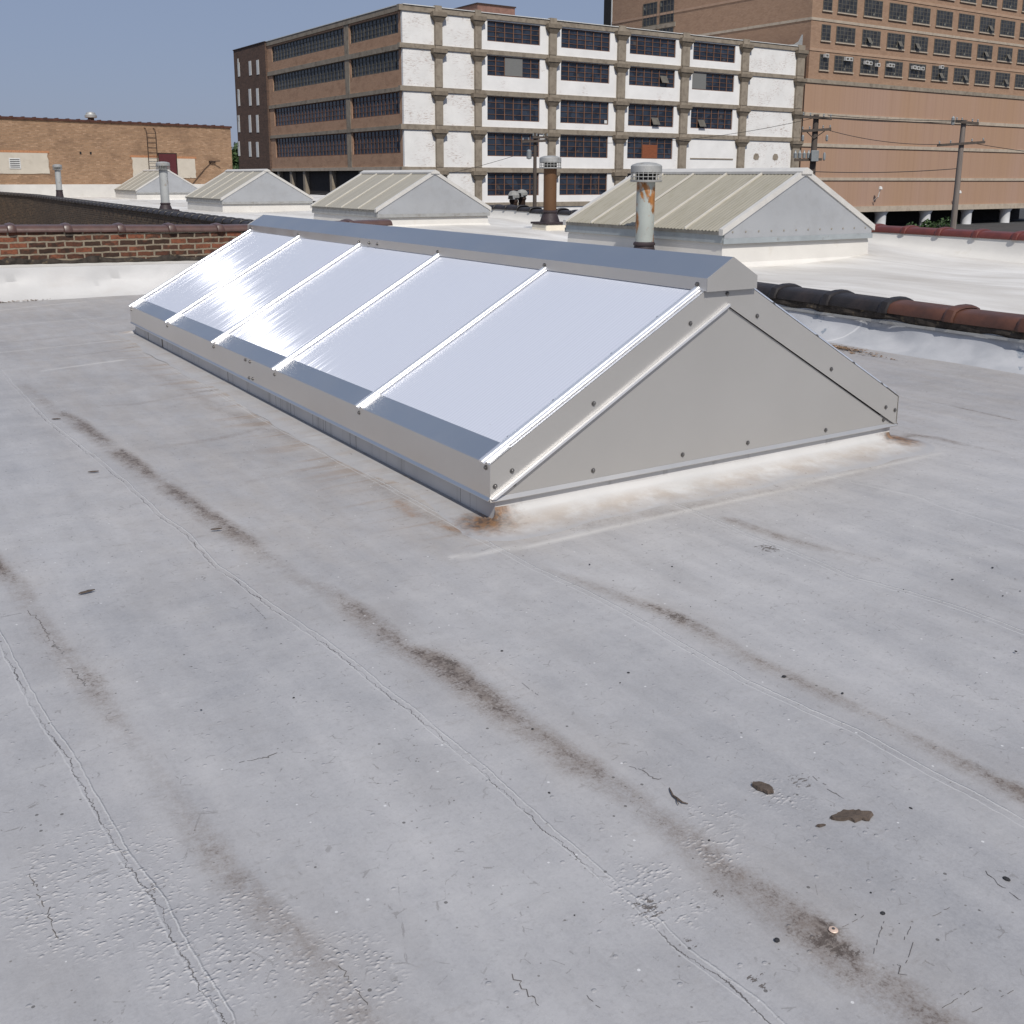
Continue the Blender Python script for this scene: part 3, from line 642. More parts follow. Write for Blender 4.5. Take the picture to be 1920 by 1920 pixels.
def skirt_mat():
    m = M('skirt_membrane', .55, 0, .35)
    x, y, z = m.sep()
    c = m.mix(m.ramp(m.noise(None, 2.2, 6), .3, .7), (.47,.465,.455), (.57,.56,.545))
    # drip marks that ran down the long side and fanned out at the toe
    run = m.noise(m.mapv(m.obj, (.5, 7., .5)), 1., 3, .6)
    run2 = m.noise(m.mapv(m.obj, (.5, 19., .5), (0,3,0)), 1., 2, .6)
    side = m.math('MULTIPLY', m.ramp(x, -.03, .03, 1, 0), m.ramp(y, -.1, .6, .4, 1))
    f = m.math('MULTIPLY', m.math('MAXIMUM', m.ramp(run, .55, .64), m.math('MULTIPLY', m.ramp(run2, .56, .62), .8)), side)
    c = m.mix(m.math('MULTIPLY', f, .9), c, (.29,.205,.135))
    low = m.math('MULTIPLY', m.ramp(z, .008, .034, 1, 0), m.ramp(m.noise(None, 5, 6, .7), .36, .60)); c = m.mix(m.math('MULTIPLY', low, .75), c, (.32,.245,.18))
    c = m.mix(m.ramp(m.math('ADD', z, m.math('MULTIPLY', m.math('SUBTRACT', m.noise(None, 7, 5, .7), .5), .012)), .003, .017, .92, 0), c, (.33,.328,.335))
    def near(cx, cy, r0, r1):
        dx = m.math('SUBTRACT', x, cx); dy = m.math('SUBTRACT', y, cy)
        q = m.math('SQRT', m.math('ADD', m.math('MULTIPLY', dx, dx), m.math('MULTIPLY', dy, dy)))
        return m.ramp(m.math('ADD', q, m.math('MULTIPLY', m.math('SUBTRACT', m.noise(None, 16, 6, .7), .5), .22)), r0, r1, 1, 0)
    rs = m.math('MAXIMUM', near(-.01, .0, .05, .17), near(2.60, .0, .05, .17))
    c = m.mix(m.math('MULTIPLY', rs, .9), c, m.mix(m.ramp(m.noise(None, 28, 5, .7), .42, .6), (.21,.105,.04), (.05,.03,.02)))
    px = m.noise(None, 60, 3, .6); c = m.mix(m.math('MULTIPLY', m.math('GREATER_THAN', px, .70), low), c, (.08,.06,.05))
    m.col(c); m.nrm(m.bump(m.noise(m.mapv(m.obj, (1,1,1)), 9, 5), .35, .012)); return m.m
MT['curb'] = curb_mat(); MT['skirt'] = skirt_mat()
ins = .03
cb = MB().box(ins, W-ins, .006, L-.006, -.03, .16)
cb.build('curb', MT['curb'], sk)
# cant / base flashing swept round the curb, a little wavy
prof_ = [(-.002,.086),(.0,.060),(.006,.044),(.022,.030),(.055,.018),(.11,.009),(.17,.0035),(.235,-.006)]
ring = []
def rim(npts=420):
    per = []
    cs = [(ins,.006),(W-ins,.006),(W-ins,L-.006),(ins,L-.006)]
    nrm_ = [(0,-1),(1,0),(0,1),(-1,0)]
    for i in range(4):
        a, b = cs[i], cs[(i+1) % 4]; n = max(3, int(math.hypot(b[0]-a[0], b[1]-a[1])/.05))
        pv = nrm_[i-1]
        for k in range(5):                      # rounded corner
            t = k/5*math.pi/2; nx_ = pv[0]*math.cos(t) + nrm_[i][0]*math.sin(t); ny_ = pv[1]*math.cos(t) + nrm_[i][1]*math.sin(t)
            per.append((a[0], a[1], nx_, ny_))
        for k in range(n): per.append((a[0] + (b[0]-a[0])*k/n, a[1] + (b[1]-a[1])*k/n, nrm_[i][0], nrm_[i][1]))
    return per
per = rim(); rowsr = []
for (d, z) in prof_:
    rr = []
    for i, (x, y, nx_, ny_) in enumerate(per):
        gable_side = abs(ny_); kk = (.75 + .45*gable_side)*(1 + .05*math.sin(i*.31) + .04*math.sin(i*.83+1)); kz = .10 + .90*gable_side + gable_side*(.10*math.sin(i*.47)*math.sin(i*1.3) if z > .06 else 0)
        rr.append((x + nx_*d*kk, y + ny_*d*kk, z*kz*(1 + .07*math.sin(i*.53)) + (.004 if z < .02 and z > 0 else 0)))
    rowsr.append(rr)
MB().grid(rowsr, close=True).build('base_flashing', MT['skirt'], sk, smooth=True)
# corner lump of sealant and patch seam
MB().lathe([(.0,.0),(.06,.001),(.05,.010),(.03,.016),(.01,.018)], .085, -.045, 14).build('corner_patch', MT['skirt'], sk, smooth=True)
rn_ = random.Random(9); b = MB()
for (a0, l0) in ((-2.3,.10),(-1.9,.13),(-1.2,.11),(-.7,.08),(-2.75,.09)):
    ptsr = [(.03,.0,.02)]
    for q_ in range(1, 6): ptsr.append((.03 + math.cos(a0+rn_.uniform(-.2,.2))*l0*q_/5, .0 + math.sin(a0+rn_.uniform(-.2,.2))*l0*q_/5, max(.004, .02-.004*q_)))
    b.tube(ptsr, [.006,.005,.004,.004,.003,.001], 6)
b.build('sealant_ridge', MT['skirt'], sk, smooth=True)
# eave fascias (two lengths each side, lapped)
def fascia(x0, sgn, ya, yb, d):
    P = [(.098,ZE+.098*SL+.006),(.0,ZE+.004),(-.003,ZE),(-.003,ZE-HF+.008),(-.013,ZE-HF-.003),(-.0135,ZE-HF-.005)]
    P = [(px - d, pz + (d if i < 2 else 0)) for i, (px, pz) in enumerate(P)]
    Q = [(px + .0025, pz - .0025) for px, pz in P]
    poly = P + Q[::-1]
    if sgn < 0: poly = [(W - px, pz) for px, pz in poly]
    return MB().prism(poly, 'y', ya, yb)
ys_ = 3.02
for sgn in (1, -1):
    fascia(0, sgn, -.012, ys_, .0015).build('eave_fascia', MT['alu'], sk)
    fascia(0, sgn, ys_-.06, L+.012, .0).build('eave_fascia', MT['alu'], sk)
# screws
def screw_mb():
    b = MB(); b.lathe([(.0115,0),(.0115,.002),(.0075,.0025),(.0072,.007),(.005,.0085)], 0, 0, 8); return b
screw_mesh = screw_mb().build('screw', MT['screw'], sk, smooth=False)
first_screw = [screw_mesh]
def screw(parent, loc, normal):
    if first_screw:
        o = first_screw.pop(); o.parent = parent
    else: o = screw_mesh.copy(); C.objects.link(o); o.parent = parent
    o.location = loc; o.rotation_euler = Vector(normal).to_track_quat('Z', 'Y').to_euler(); return o
# glazing panels and bars
bays = [.035 + (L-.07)*k/5 for k in range(6)]
ln_ = math.hypot(1, SL)
for sgn in (1, -1):
    fx = (lambda x: x) if sgn > 0 else (lambda x: W - x)
    for k in range(5):
        b = MB(); xa, xb = .03, W/2 - CW + .03
        n = 2
        b.add([(fx(xa), bays[k]+.004, ZE+xa*SL+.001), (fx(xa), bays[k+1]-.004, ZE+xa*SL+.001), (fx(xb), bays[k+1]-.004, ZE+xb*SL+.001), (fx(xb), bays[k]+.004, ZE+xb*SL+.001),
               (fx(xa), bays[k]+.004, ZE+xa*SL-.015), (fx(xa), bays[k+1]-.004, ZE+xa*SL-.015), (fx(xb), bays[k+1]-.004, ZE+xb*SL-.015), (fx(xb), bays[k]+.004, ZE+xb*SL-.015)],
              [(0,1,2,3),(7,6,5,4),(0,4,5,1),(1,5,6,2),(2,6,7,3),(3,7,4,0)])
        b.build('glazing_panel', MT['glazing'], sk)
    for k in range(6):
        yb_ = bays[k]; hw = .017
        sec = [(-.017,.006),(-.0165,.016),(-.011,.022),(0,.0245),(.011,.022),(.0165,.016),(.017,.006)]
        xa, xb = -.012, W/2 - CW + .012
        rws = []
        for x in (xa, xb):
            rws.append([(fx(x - SL*h/ln_), yb_ + d, ZE + x*SL + h/ln_) for d, h in sec])
        b = MB().grid(rws); b.add(rws[0], [tuple(range(7))]).add(rws[1], [tuple(range(7))])
        # side lips
        for d in (-.026, .026):
            s0 = sorted((d, d*.6))
            for xx0, xx1 in ((.0, xb),):
                b.add([(fx(xx0), yb_+s0[0], ZE+xx0*SL+.0085), (fx(xx0), yb_+s0[1], ZE+xx0*SL+.0085), (fx(xx1), yb_+s0[1], ZE+xx1*SL+.0085), (fx(xx1), yb_+s0[0], ZE+xx1*SL+.0085)], [(0,1,2,3)])
        bar = b.build('glazing_bar', MT['bright'], sk, smooth=True)
        nv = Vector((-SL*sgn, 0, 1)).normalized()
        if sgn > 0 or k == 0:
            for xx in (.14, .38, .66, .95):
                x = xx + random.uniform(-.03,.03)
                side_ = .021 if sgn > 0 else -.021
                screw(bar, (fx(x), yb_ + side_, ZE + x*SL + .009), nv)
# gables
for yg, s in ((0, -1), (L, 1)):
    def yy(d): return yg + s*d
    ZB = ZE - HF; ZA = ZE + SL*W/2; ZI = ZB + SL*W/2
    # rake fascias: two raking bands
    for sg in (1, -1):
        fx = (lambda x: x) if sg > 0 else (lambda x: W - x)
        b = MB().prism([(fx(0), ZE), (fx(W/2), ZA), (fx(W/2), ZI), (fx(0), ZB)], 'y', yy(.002), yy(.008))
        b.build('rake_fascia', MT['gable'], sk)
        # folded top edge, pale
        MB().add([(fx(.0), yy(.009), ZE+.003), (fx(W/2), yy(.009), ZA+.003), (fx(W/2), yy(-.018), ZA+.004), (fx(0), yy(-.018), ZE+.004)], [(0,1,2,3)]).build('rake_edge', MT['bright'], sk)
        # raking trim lip; light from left painted in, bright left rake and dull right
        t = .010
        MB().prism([(fx(.0), ZB+.002), (fx(W/2), ZI+.002), (fx(W/2), ZI-t), (fx(.02), ZB-t+.02*SL)], 'y', yy(.009), yy(.024 if sg > 0 else .014)).build('gable_trim', MT['bright'] if sg > 0 else MT['gable'], sk)
    MB().prism([(.03, ZB), (W-.03, ZB), (W/2, ZI-.012)], 'y', yy(-.001), yy(.003)).build('gable_panel', MT['gable'], sk)
    MB().prism([(yy(.004), ZB+.006), (yy(.017), ZB-.010), (yy(.015), ZB-.013), (yy(.002), ZB+.002)], 'x', -.004, W+.004).build('gable_sill', MT['alu2'], sk)
    if s < 0:
        for (x, z) in ((.105,.211),(.118,.151),(.522,.449),(.53,.147),(1.049,.145),(1.468,.145),(2.023,.137),(1.061,.759),(1.281,.882),(1.481,.764),(2.028,.456),(2.482,.205),(2.56,.18),(2.477,.135),(.022,.157)):
            screw(sk, (x, yy(.008 if z > ZB + SL*min(x, W-x) else .003), z), (0, s, 0))
# eave screws under each bar end + fascia lap
for y in bays[1:]:
    screw(sk, (-.0045, y, ZE-.028), (-1,0,0))
for (y, z) in ((ys_-.03, .125), (ys_-.06, .235), (ys_+.03, .235), (ys_-.10,.13), (.02,.235)): screw(sk, (-.005, y, z), (-1,0,0))
# ridge cap
for ya, yb_, d in ((-.028, 3.50, .0015), (3.45, L+.028, 0.)):
    P = [(W/2-CW, ZC-CH), (W/2-CW, ZC), (W/2, ZR), (W/2+CW, ZC), (W/2+CW, ZC-CH)]
    P = [(x + (-d if x < W/2-.01 else d if x > W/2+.01 else 0), z+d) for x, z in P]
    Q = [(x*1. + (.003 if x < W/2-.01 else -.003 if x > W/2+.01 else 0), z-.003) for x, z in P]
    MB().prism(P + Q[::-1], 'y', ya, yb_).build('ridge_cap', MT['alu'], sk)
for yg, s in ((-.028, -1), (L+.028, 1)):
    MB().prism([(W/2-CW-.002, ZC-CH-.002), (W/2-CW-.002, ZC+.001), (W/2, ZR+.002), (W/2+CW+.002, ZC+.001), (W/2+CW+.002, ZC-CH-.002)], 'y', yg, yg + s*.004).build('ridge_end_cap', MT['gable'], sk)
for y in bays[:-1] + [3.42, 3.56, L-.05]:
    screw(sk, (W/2-CW-.003, max(y, .03), ZC-.030), (-1,0,0))

# ------------------------------------------------------------------ coping tile builder
def coping_tile(length, half, h, collar=True, seg=7, sk_=.03):
    # runs along +x from 0 to length, saddle-backed with dripping edges and a collar at the start
    def sec(k, dz=0.):
        pts = [(-half*k, -sk_), (-half*k, .0)]
        for i in range(1, seg):
            a = math.pi*i/seg; pts.append((-half*.93*k*math.cos(a), (h*.25 + h*.75*math.sin(a)**.8)*k + dz))
        pts += [(half*k, .0), (half*k, -sk_)]
        return pts
    b = MB()
    xs_ = [(.0,1.),(length-.004,1.)]
    b.grid([[(x, y, z) for y, z in sec(k)] for x, k in xs_]); 
    for x, k in xs_: b.add([(x, y, z) for y, z in sec(k)], [tuple(range(len(sec(k))))])
    if collar:
        cs = [(-.055,1.03,.0),(-.045,1.13,.008),(.0,1.17,.014),(.03,1.13,.008),(.045,1.02,.0)]
        b.grid([[(x, y, z) for y, z in sec(k, dz)] for x, k, dz in cs])
    return b
def place_dir(o, p, q):
    d = Vector(q) - Vector(p); o.location = p; o.rotation_euler = d.to_track_quat('X', 'Z').to_euler()

# ------------------------------------------------------------------ left brick parapet
lw = thing('brick_parapet', 'rough brick parapet with glazed brown coping along the far left roof edge', 'parapet', G(0, 9.89), YAW)
def lz(x):   # underside of coping
    return .765 - .02*(x+.6) if x < 2.3 else .707 + (x-2.3)*.015
xs_ = [-9, -4, -.6, 2.3, 4.35]
b = MB()
for a, c in zip(xs_[:-1], xs_[1:]):
    b.add([(a,0,-.05),(c,0,-.05),(c,.30,-2.1),(a,.30,-2.1),(a,0,lz(a)),(c,0,lz(c)),(c,.30,lz(c)),(a,.30,lz(a))], [(0,1,5,4),(1,2,6,5),(2,3,7,6),(3,0,4,7),(4,5,6,7)])
b.box(4.35, 5.1, 0, .30, -.05, .62)
b.build('brick_wall', MT['near_brick'], lw, recalc=True)
x = -9.0; k = 0
tile0 = None
while x < 4.0:
    if tile0 is None:
        tile0 = coping_tile(.61, .175, .060, sk_=.022).build('coping_tile', MT['brown_coping'], lw, smooth=True); t_ = tile0
    else: t_ = copy_part(tile0, lw)
    xe = x + .61
    place_dir(t_, (x, .15, lz(x)+.024), (xe, .15, lz(xe)+.024 + random.uniform(-.004,.004))); x = xe
def flashing_left():
    rws = []
    prof = [(0,1.,0),(.02,.80,0),(.05,.52,1),(.11,.30,1),(.22,.12,1),(.34,.035,1),(.46,-.01,0)]
    nx_ = 280
    for j, (d, zf, wv) in enumerate(prof):
        rr = []
        for i in range(nx_):
            x = -9 + 14.2*i/(nx_-1); kx = .62 + .38*max(0, min(1, (2.0 - x)/3.0))
            top = .375 - .016*(x+.6)*(1 if x < 3 else 0)
            wob = wv*(.018*math.sin(x*5.1+j*.8) + .012*math.sin(x*11+j*1.7+1))
            rr.append((x, -(.012 + d*kx + wob), max(-.012, zf*top + wv*.5*(.014*math.sin(x*3.7+j) + .01*math.sin(x*8.3-j)))))
        rws.append(rr)
    return MB().grid(rws)
MT['left_flash'] = simple('creamy_membrane', (.50,.495,.485), .5, 0, .08, 1.6, bump=.9, bscale=3.2, dirt=(.46,.44,.42), dlo=.5, dhi=.8, dscale=1.6, dstretch=(1,1,2.5))
flashing_left().build('membrane_flashing', MT['left_flash'], lw, smooth=True)
b = MB()
for i in range(60):
    x = -9 + i*.235; zt = .382 - .016*(x+.6)*(1 if x < 3 else 0)
    b.add([(x,-.017,zt-.022),(x+.235,-.017,zt-.022-.0037),(x+.235,-.017,zt+.006-.0037),(x,-.017,zt+.006),(x,-.003,zt+.012),(x+.235,-.003,zt+.012-.0037)], [(0,1,2,3),(3,2,5,4)])
b.build('termination_bar', MT['pale_trim'], lw)
# bulge of tar above the bar
rws = []
for j, (d, dz) in enumerate(((.001,.06),(.012,.035),(.016,.01),(.004,-.005))):
    rws.append([(-9 + 14.1*i/400, -d - .004*math.sin(i*.9), .392 + dz*(1+.5*math.sin(i*.37)*math.sin(i*.113)) - .016*((-9 + 14.1*i/400)+.6)) for i in range(401)])
MB().grid(rws).build('tar_band', MT['dark_mortar'], lw, smooth=True)

# ------------------------------------------------------------------ party parapet on the right
pw = thing('party_parapet', 'low party wall with black and rust-brown coping tiles at the right', 'parapet', G(5.3, 0), YAW)
def pxo(u): return -.10*max(0., u-48)
def pz(u): return (.277 + .0045*u)          # underside of coping
b = MB()
for a, c in ((-6, 9.8), (9.8, 30), (30, 48), (48, 62)):
    lo = -.03 if a < 9 else -2.2
    xa, xc = pxo(a), pxo(c)
    b.add([(xa,a,lo),(xc,c,lo),(xc+.28,c,lo),(xa+.28,a,lo),(xa,a,pz(a)+.02),(xc,c,pz(c)+.02),(xc+.28,c,pz(c)+.02),(xa+.28,a,pz(a)+.02)], [(0,1,5,4),(1,2,6,5),(2,3,7,6),(3,0,4,7),(4,5,6,7)])
b.build('brick_wall', MT['dark_brick'], pw)
def party_flash():
    rws = []
    prof = [(.0,1.,0),(.004,.85,0),(.015,.62,1),(.045,.40,1),(.10,.20,1),(.17,.07,1),(.25,-.012,0)]
    n = 420
    for j, (d, zf, wv) in enumerate(prof):
        rr = []
        for i in range(n):
            u = -6 + 15.88*i/(n-1); top = pz(u) - .045
            wob = wv*(.014*math.sin(u*4.1+j*.7) + .008*math.sin(u*9.7+j))
            rr.append((-.012 - d - wob, u, max(-.012, zf*top + wv*.3*(.012*math.sin(u*3.3+j*.5)))))
        rws.append(rr)
    return MB().grid(rws)
def pf_mat():
    m = M('aluminised_flashing', .5, .0, .4)
    c = m.mix(m.ramp(m.noise(None, 1.8, 6, .6), .35, .65), (.33,.34,.36), (.47,.475,.49))
    v = m.voro(None, 3.1); s_ = m.N('SeparateColor'); m.set(s_.inputs[0], v.outputs['Color'])
    c = m.mix(m.math('MULTIPLY', m.math('GREATER_THAN', s_.outputs[0], .82), m.ramp(m.noise(None, 9, 4), .5, .56)), c, (.22,.25,.29))
    x, y, z = m.sep()
    st = m.math('LESS_THAN', m.math('ABSOLUTE', m.math('ADD', m.math('SUBTRACT', y, 2.42), m.math('MULTIPLY', x, .9))), .012)
    c = m.mix(m.math('MULTIPLY', st, .6), c, (.62,.62,.62))
    m.col(c); m.nrm(m.bump(m.noise(None, 7, 5), .4, .012)); return m.m
party_flash().build('membrane_flashing', pf_mat(), pw, smooth=True)
rws = []
for j, (d, dz) in enumerate(((.003,.035),(.03,.02),(.036,-.02),(.022,-.045),(.003,-.05))):
    rws.append([(-d - .007*math.sin(i*.7+j), -6 + 15.8*i/380, pz(-6 + 15.8*i/380) - .02 + dz*(1+.35*math.sin(i*.41)*math.sin(i*.17))) for i in range(381)])
MB().grid(rws).build('tar_band', MT['dark_mortar'], pw, smooth=True)
MB().box(-.04,-.028,-6,9.8, pz(0)-.078, pz(0)-.056).build('termination_bar', MT['galv'], pw)
u = -3.0 + .17; k = 0; ptile = {}
while u < 60 and k < 99:
    key = 'rust_coping' if (u < 2.05) else 'black_coping'
    if key not in ptile: t_ = coping_tile(.63, .18, .074).build('coping_tile', MT[key], pw, smooth=True); ptile[key] = t_
    else: t_ = copy_part(ptile[key], pw)
    tag(t_, 'rust-brown coping tile' if key == 'rust_coping' else 'tarred black coping tile')
    place_dir(t_, (.14+pxo(u), u, pz(u)+.03), (.14+pxo(u+.63), u+.63, pz(u+.63)+.03+random.uniform(-.006,.006))); u += .63; k += 1
rest = MB(); tl = coping_tile(.63, .18, .074)
while u < 61:
    rest.add([(.14 + pxo(u) - y, u + x, pz(u)+.03+z) for x, y, z in tl.v], tl.f); u += .63
rest = rest.build('far_coping_tiles', MT['black_coping'], pw, smooth=True); rest['kind'] = 'stuff'

# ------------------------------------------------------------------ far parapet of the neighbour roof
fp = thing('far_parapet', 'far parapet with dark red coping tiles behind the biggest weathered skylight', 'parapet', G(0, 0), YAW)
def fz(u): return .625
b = MB(); rr0 = []; 
for a in range(-6, 33):
    c = a+1; xa, xc = far_x(a), far_x(c); za, zc_ = fz(a), fz(c)
    b.add([(xa,a,-5),(xc,c,-5),(xc+.28,c,-5),(xa+.28,a,-5),(xa,a,za),(xc,c,zc_),(xc+.28,c,zc_),(xa+.28,a,za)], [(0,1,5,4),(2,3,7,6),(4,5,6,7)])
b.build('wall', MT['dark_brick'], fp, recalc=False)
rws = []
for j, (d, zz) in enumerate(((.0,1.),(.02,.7),(.05,.35),(.12,.10),(.25,-.02))):
    rr = []
    for i in range(160):
        u = -6 + 39*i/159; z0 = nz(u, far_x(u)-.2); rr.append((far_x(u) - .01 - d, u, z0 + (fz(u)-.01-z0)*zz if zz > 0 else z0-.02))
    rws.append(rr)
MB().grid(rws).build('membrane_flashing', MT['white_clean'], fp, smooth=True)
u = -2.0; k = 0; ft = {}
while u < 32:
    key = 'red_coping' if u < 12 else 'black_coping'
    if key not in ft: t_ = coping_tile(.62, .17, .07).build('coping_tile', MT[key], fp, smooth=True); ft[key] = t_
    else: t_ = copy_part(ft[key], fp)
    dz = 0 if key == 'red_coping' else random.uniform(-.03,.03)
    place_dir(t_, (far_x(u)+.14, u, fz(u)+.0+dz), (far_x(u+.62)+.14, u+.62, fz(u)+.0+dz)); u += .62

# ------------------------------------------------------------------ weathered skylights on the neighbour roof
def far_skylight(v, u, Wd, Ln, zr, label, nb, frp, trim, corr=False, ze=.73):
    zb = min(nz(u, v), nz(u+Ln, v), nz(u, v+Wd)) - .03
    t = thing('weathered_skylight', label, 'skylight', G(v, u, 0), YAW, 'weathered gabled skylights on the white roof')
    MB().box(.04, Wd-.04, .04, Ln-.04, zb, ze-.02).build('curb', MT['white_clean'], t)
    rws = []
    pf = [(.0, ze-.14),(.012, ze-.20),(.02, zb+.08),(.06, zb+.03),(.16, zb+.0)]
    cs = [(.04,.04),(Wd-.04,.04),(Wd-.04,Ln-.04),(.04,Ln-.04)]; dr = [(-1,-1),(1,-1),(1,1),(-1,1)]
    for d, z in pf: rws.append([(c[0]+q[0]*d, c[1]+q[1]*d, z) for c, q in zip(cs, dr)])
    MB().grid(rws, close=True).build('base_flashing', MT['white_clean'], t)
    sl = (zr - .06 - ze)/(Wd/2)
    for sg in (1, -1):
        fx = (lambda x: x) if sg > 0 else (lambda x: Wd - x)
        a, c_ = sorted((fx(-.015), fx(.03)))
        MB().box(a, c_, 0, Ln, ze-.045, ze).build('eave_trim', MT['eave_trim'], t)
        a, c_ = sorted((fx(.0), fx(.035)))
        MB().box(a, c_, .005, Ln-.005, ze-.15, ze-.047).build('gutter_band', trim, t)
        for k in range(nb):
            y0, y1 = Ln*k/nb, Ln*(k+1)/nb
            n = max(2, int((y1-y0)/.011)) if corr else 2
            r0, r1 = [], []
            for i in range(n+1):
                y = y0 + (y1-y0)*i/n; h = .006*math.sin(2*math.pi*y/.068) if corr else 0
                r0.append((fx(-.03), y, ze - .03*sl + .018 + h)); r1.append((fx(Wd/2), y, ze + sl*Wd/2 + .018 + h))
            MB().grid([r0, r1]).build('roof_panel', frp, t, smooth=corr)
            if k:
                MB().prism([(fx(-.03), ze-.03*sl+.045), (fx(Wd/2), ze+sl*Wd/2+.045), (fx(Wd/2), ze+sl*Wd/2+.02), (fx(-.03), ze-.03*sl+.02)], 'y', y0-.013, y0+.013).build('batten', MT['batten'], t)
        for y0, y1 in ((-.03, .045), (Ln-.045, Ln+.03)):
            b = MB(); top = .045
            b.add([(fx(-.03), y0, ze-.03*sl+top), (fx(-.03), y1, ze-.03*sl+top), (fx(Wd/2), y1, ze+sl*Wd/2+top), (fx(Wd/2), y0, ze+sl*Wd/2+top),
                   (fx(-.03), y0, ze-.03*sl-.035), (fx(-.03), y1, ze-.03*sl-.035), (fx(Wd/2), y1, ze+sl*Wd/2-.035), (fx(Wd/2), y0, ze+sl*Wd/2-.035)],
                  [(0,1,2,3),(0,3,7,4),(1,5,6,2),(0,4,5,1),(4,7,6,5)])
            b.build('rake_trim', MT['pale_trim'], t)
    for yg in (0., Ln):
        s = -1 if yg == 0 else 1
        MB().prism([(.02, ze-.14), (Wd-.02, ze-.14), (Wd-.02, ze-.02), (Wd/2, ze+sl*Wd/2-.02), (.02, ze-.02)], 'y', yg, yg + s*.012).build('gable_panel', MT['gray_gable'], t)
        MB().box(.0, Wd, *sorted((yg + s*.013, yg + s*.022)), ze-.16, ze-.09).build('gable_sill', trim, t)
        if corr and s < 0:
            for i in range(12):
                o_ = MB().lathe([(.016,0),(.013,.006)], 0, 0, 6).build('rivet', MT['eave_trim'], t); o_.location = (.16+i*(Wd-.32)/11, yg-.013, ze-.03 + .02); o_.rotation_euler = (R(90),0,0)
    MB().prism([(Wd/2-.10, zr-.085), (Wd/2-.10, zr-.05), (Wd/2, zr), (Wd/2+.10, zr-.05), (Wd/2+.10, zr-.085)], 'y', -.05, Ln+.05).build('ridge_cap', MT['pale_trim'], t)
    return t
far_skylight(7.47, 6.46, 2.92, 3.50, 1.51+.04, 'largest weathered skylight, right of the peeling pipe, with yellowish corrugated panels', 5, MT['frp'], MT['blue_trim'], True)
far_skylight(7.41, 16.72, 2.78, 3.59, 1.55+.02, 'weathered beige skylight in the middle of the row, directly behind the silver ridge cap', 4, MT['frp2'], MT['galv'])
far_skylight(7.95, 29.07, 2.99, 3.94, 1.64+.02, 'weathered skylight second from the left in the row, right of the grey vent pipe', 4, MT['frp2'], MT['galv'])
far_skylight(10.49, 51.14, 3.27, 4.80, 1.76+.02, 'smallest farthest weathered skylight in front of the tan brick building', 4, MT['frp2'], MT['galv'])

# ------------------------------------------------------------------ vent pipes
def hood(t, r, z0, z1, mat, kind):
    # storm collar ring, cage, band and domed lid
    h = z1 - z0
    MB().lathe([(r*.98,z0),(r*1.02,z0+h*.04),(r*1.02,z0+h*.10),(r*.75,z0+h*.12)], 0, 0, 28).build('cap_ring', mat, t, smooth=True)
    MB().lathe([(r*.62,z0),(r*.62,z1-h*.25)], 0, 0, 20).build('cap_throat', MT['black'], t, smooth=True)
    if kind == 'cage':
        b = MB()
        for k in range(20):
            a = 2*math.pi*k/20; x, y = r*.97*math.cos(a), r*.97*math.sin(a)
            b.box(x-.004, x+.004, y-.004, y+.004, z0+h*.1, z1-h*.45)
        for zz in (z0+h*.25, z0+h*.42): b.lathe([(r*.95,zz),(r*.99,zz+.003),(r*.99,zz+.009),(r*.95,zz+.012)], 0, 0, 28, cap=False)
        b.build('cap_cage', mat, t)
    MB().lathe([(r*.9,z1-h*.52),(r,z1-h*.50),(r,z1-h*.20),(r*.92,z1-h*.13),(r*.6,z1-h*.04),(r*.2,z1),(.001,z1)], 0, 0, 28, cap=False).build('cap_lid', mat, t, smooth=True)
def pipe(label, x, y, zbase, r, z_boot, z_top, z_cap, rc, mat, capmat, boot=None, box=None, boxmat=None):
    t = thing('vent_pipe', label, 'vent pipe', (x, y, zbase), 0, 'round vent pipes with capped tops')
    zb = 0; Z = lambda z: z - zbase
    MB().lathe([(r,Z(z_boot)-.05),(r,Z(z_top))], 0, 0, 28).build('pipe', mat, t, smooth=True)
    if box:
        bx = MB().bbox(-box[0], box[0], -box[0], box[0], -.06, box[1], .015).build('base_box', boxmat, t); bx.rotation_euler = (0,0,YAW)
        pl = MB().bbox(-box[0]-.02, box[0]+.02, -box[0]-.02, box[0]+.02, box[1]+.003, box[1]+.045, .006).build('base_plate', MT['boot'], t); pl.rotation_euler = (0,0,YAW)
        zb = box[1]+.045
    if boot:
        MB().lathe([(r*1.55,zb),(r*1.08,Z(z_boot)),(r*1.2,Z(z_boot)+.005),(r*1.2,Z(z_boot)+.03),(r*1.02,Z(z_boot)+.05)], 0, 0, 28).build('boot', MT['boot'], t, smooth=True)
    hood(t, rc, Z(z_top)-.01, Z(z_cap), capmat, 'cage')
    return t
pipe('tall pale vent pipe with peeling rust patches in front of the biggest weathered skylight', 1.81, 14.39, nz(7.6,7.15)-.02, .126, .50, 1.36, 1.615, .212, MT['pipe_pale'], MT['galv'], True)
pipe('dark rust-brown vent pipe on a rust-streaked white box, before the white factory', .77, 21.79, nz(14.4,10.26)-.02, .135, .70, 1.60, 1.85, .225, MT['pipe_brown'], MT['galv'], True, (.27,.13), MT['box_rust'])
pipe('slim flaking grey vent pipe with a black foot, before the two farthest skylights', -10.32, 31.35, nz(28,6)-.02, .125, .60, 1.62, 1.84, .20, MT['pipe_grey'], MT['galv'], True, (.30,.12), MT['white_clean'])
pipe('small pale vent pipe standing leftmost, in front of the tan brick wall', -19.70, 45.96, nz(45,6)-.02, .122, .78, 1.69, 1.92, .19, MT['pipe_grey'], MT['galv'], True)
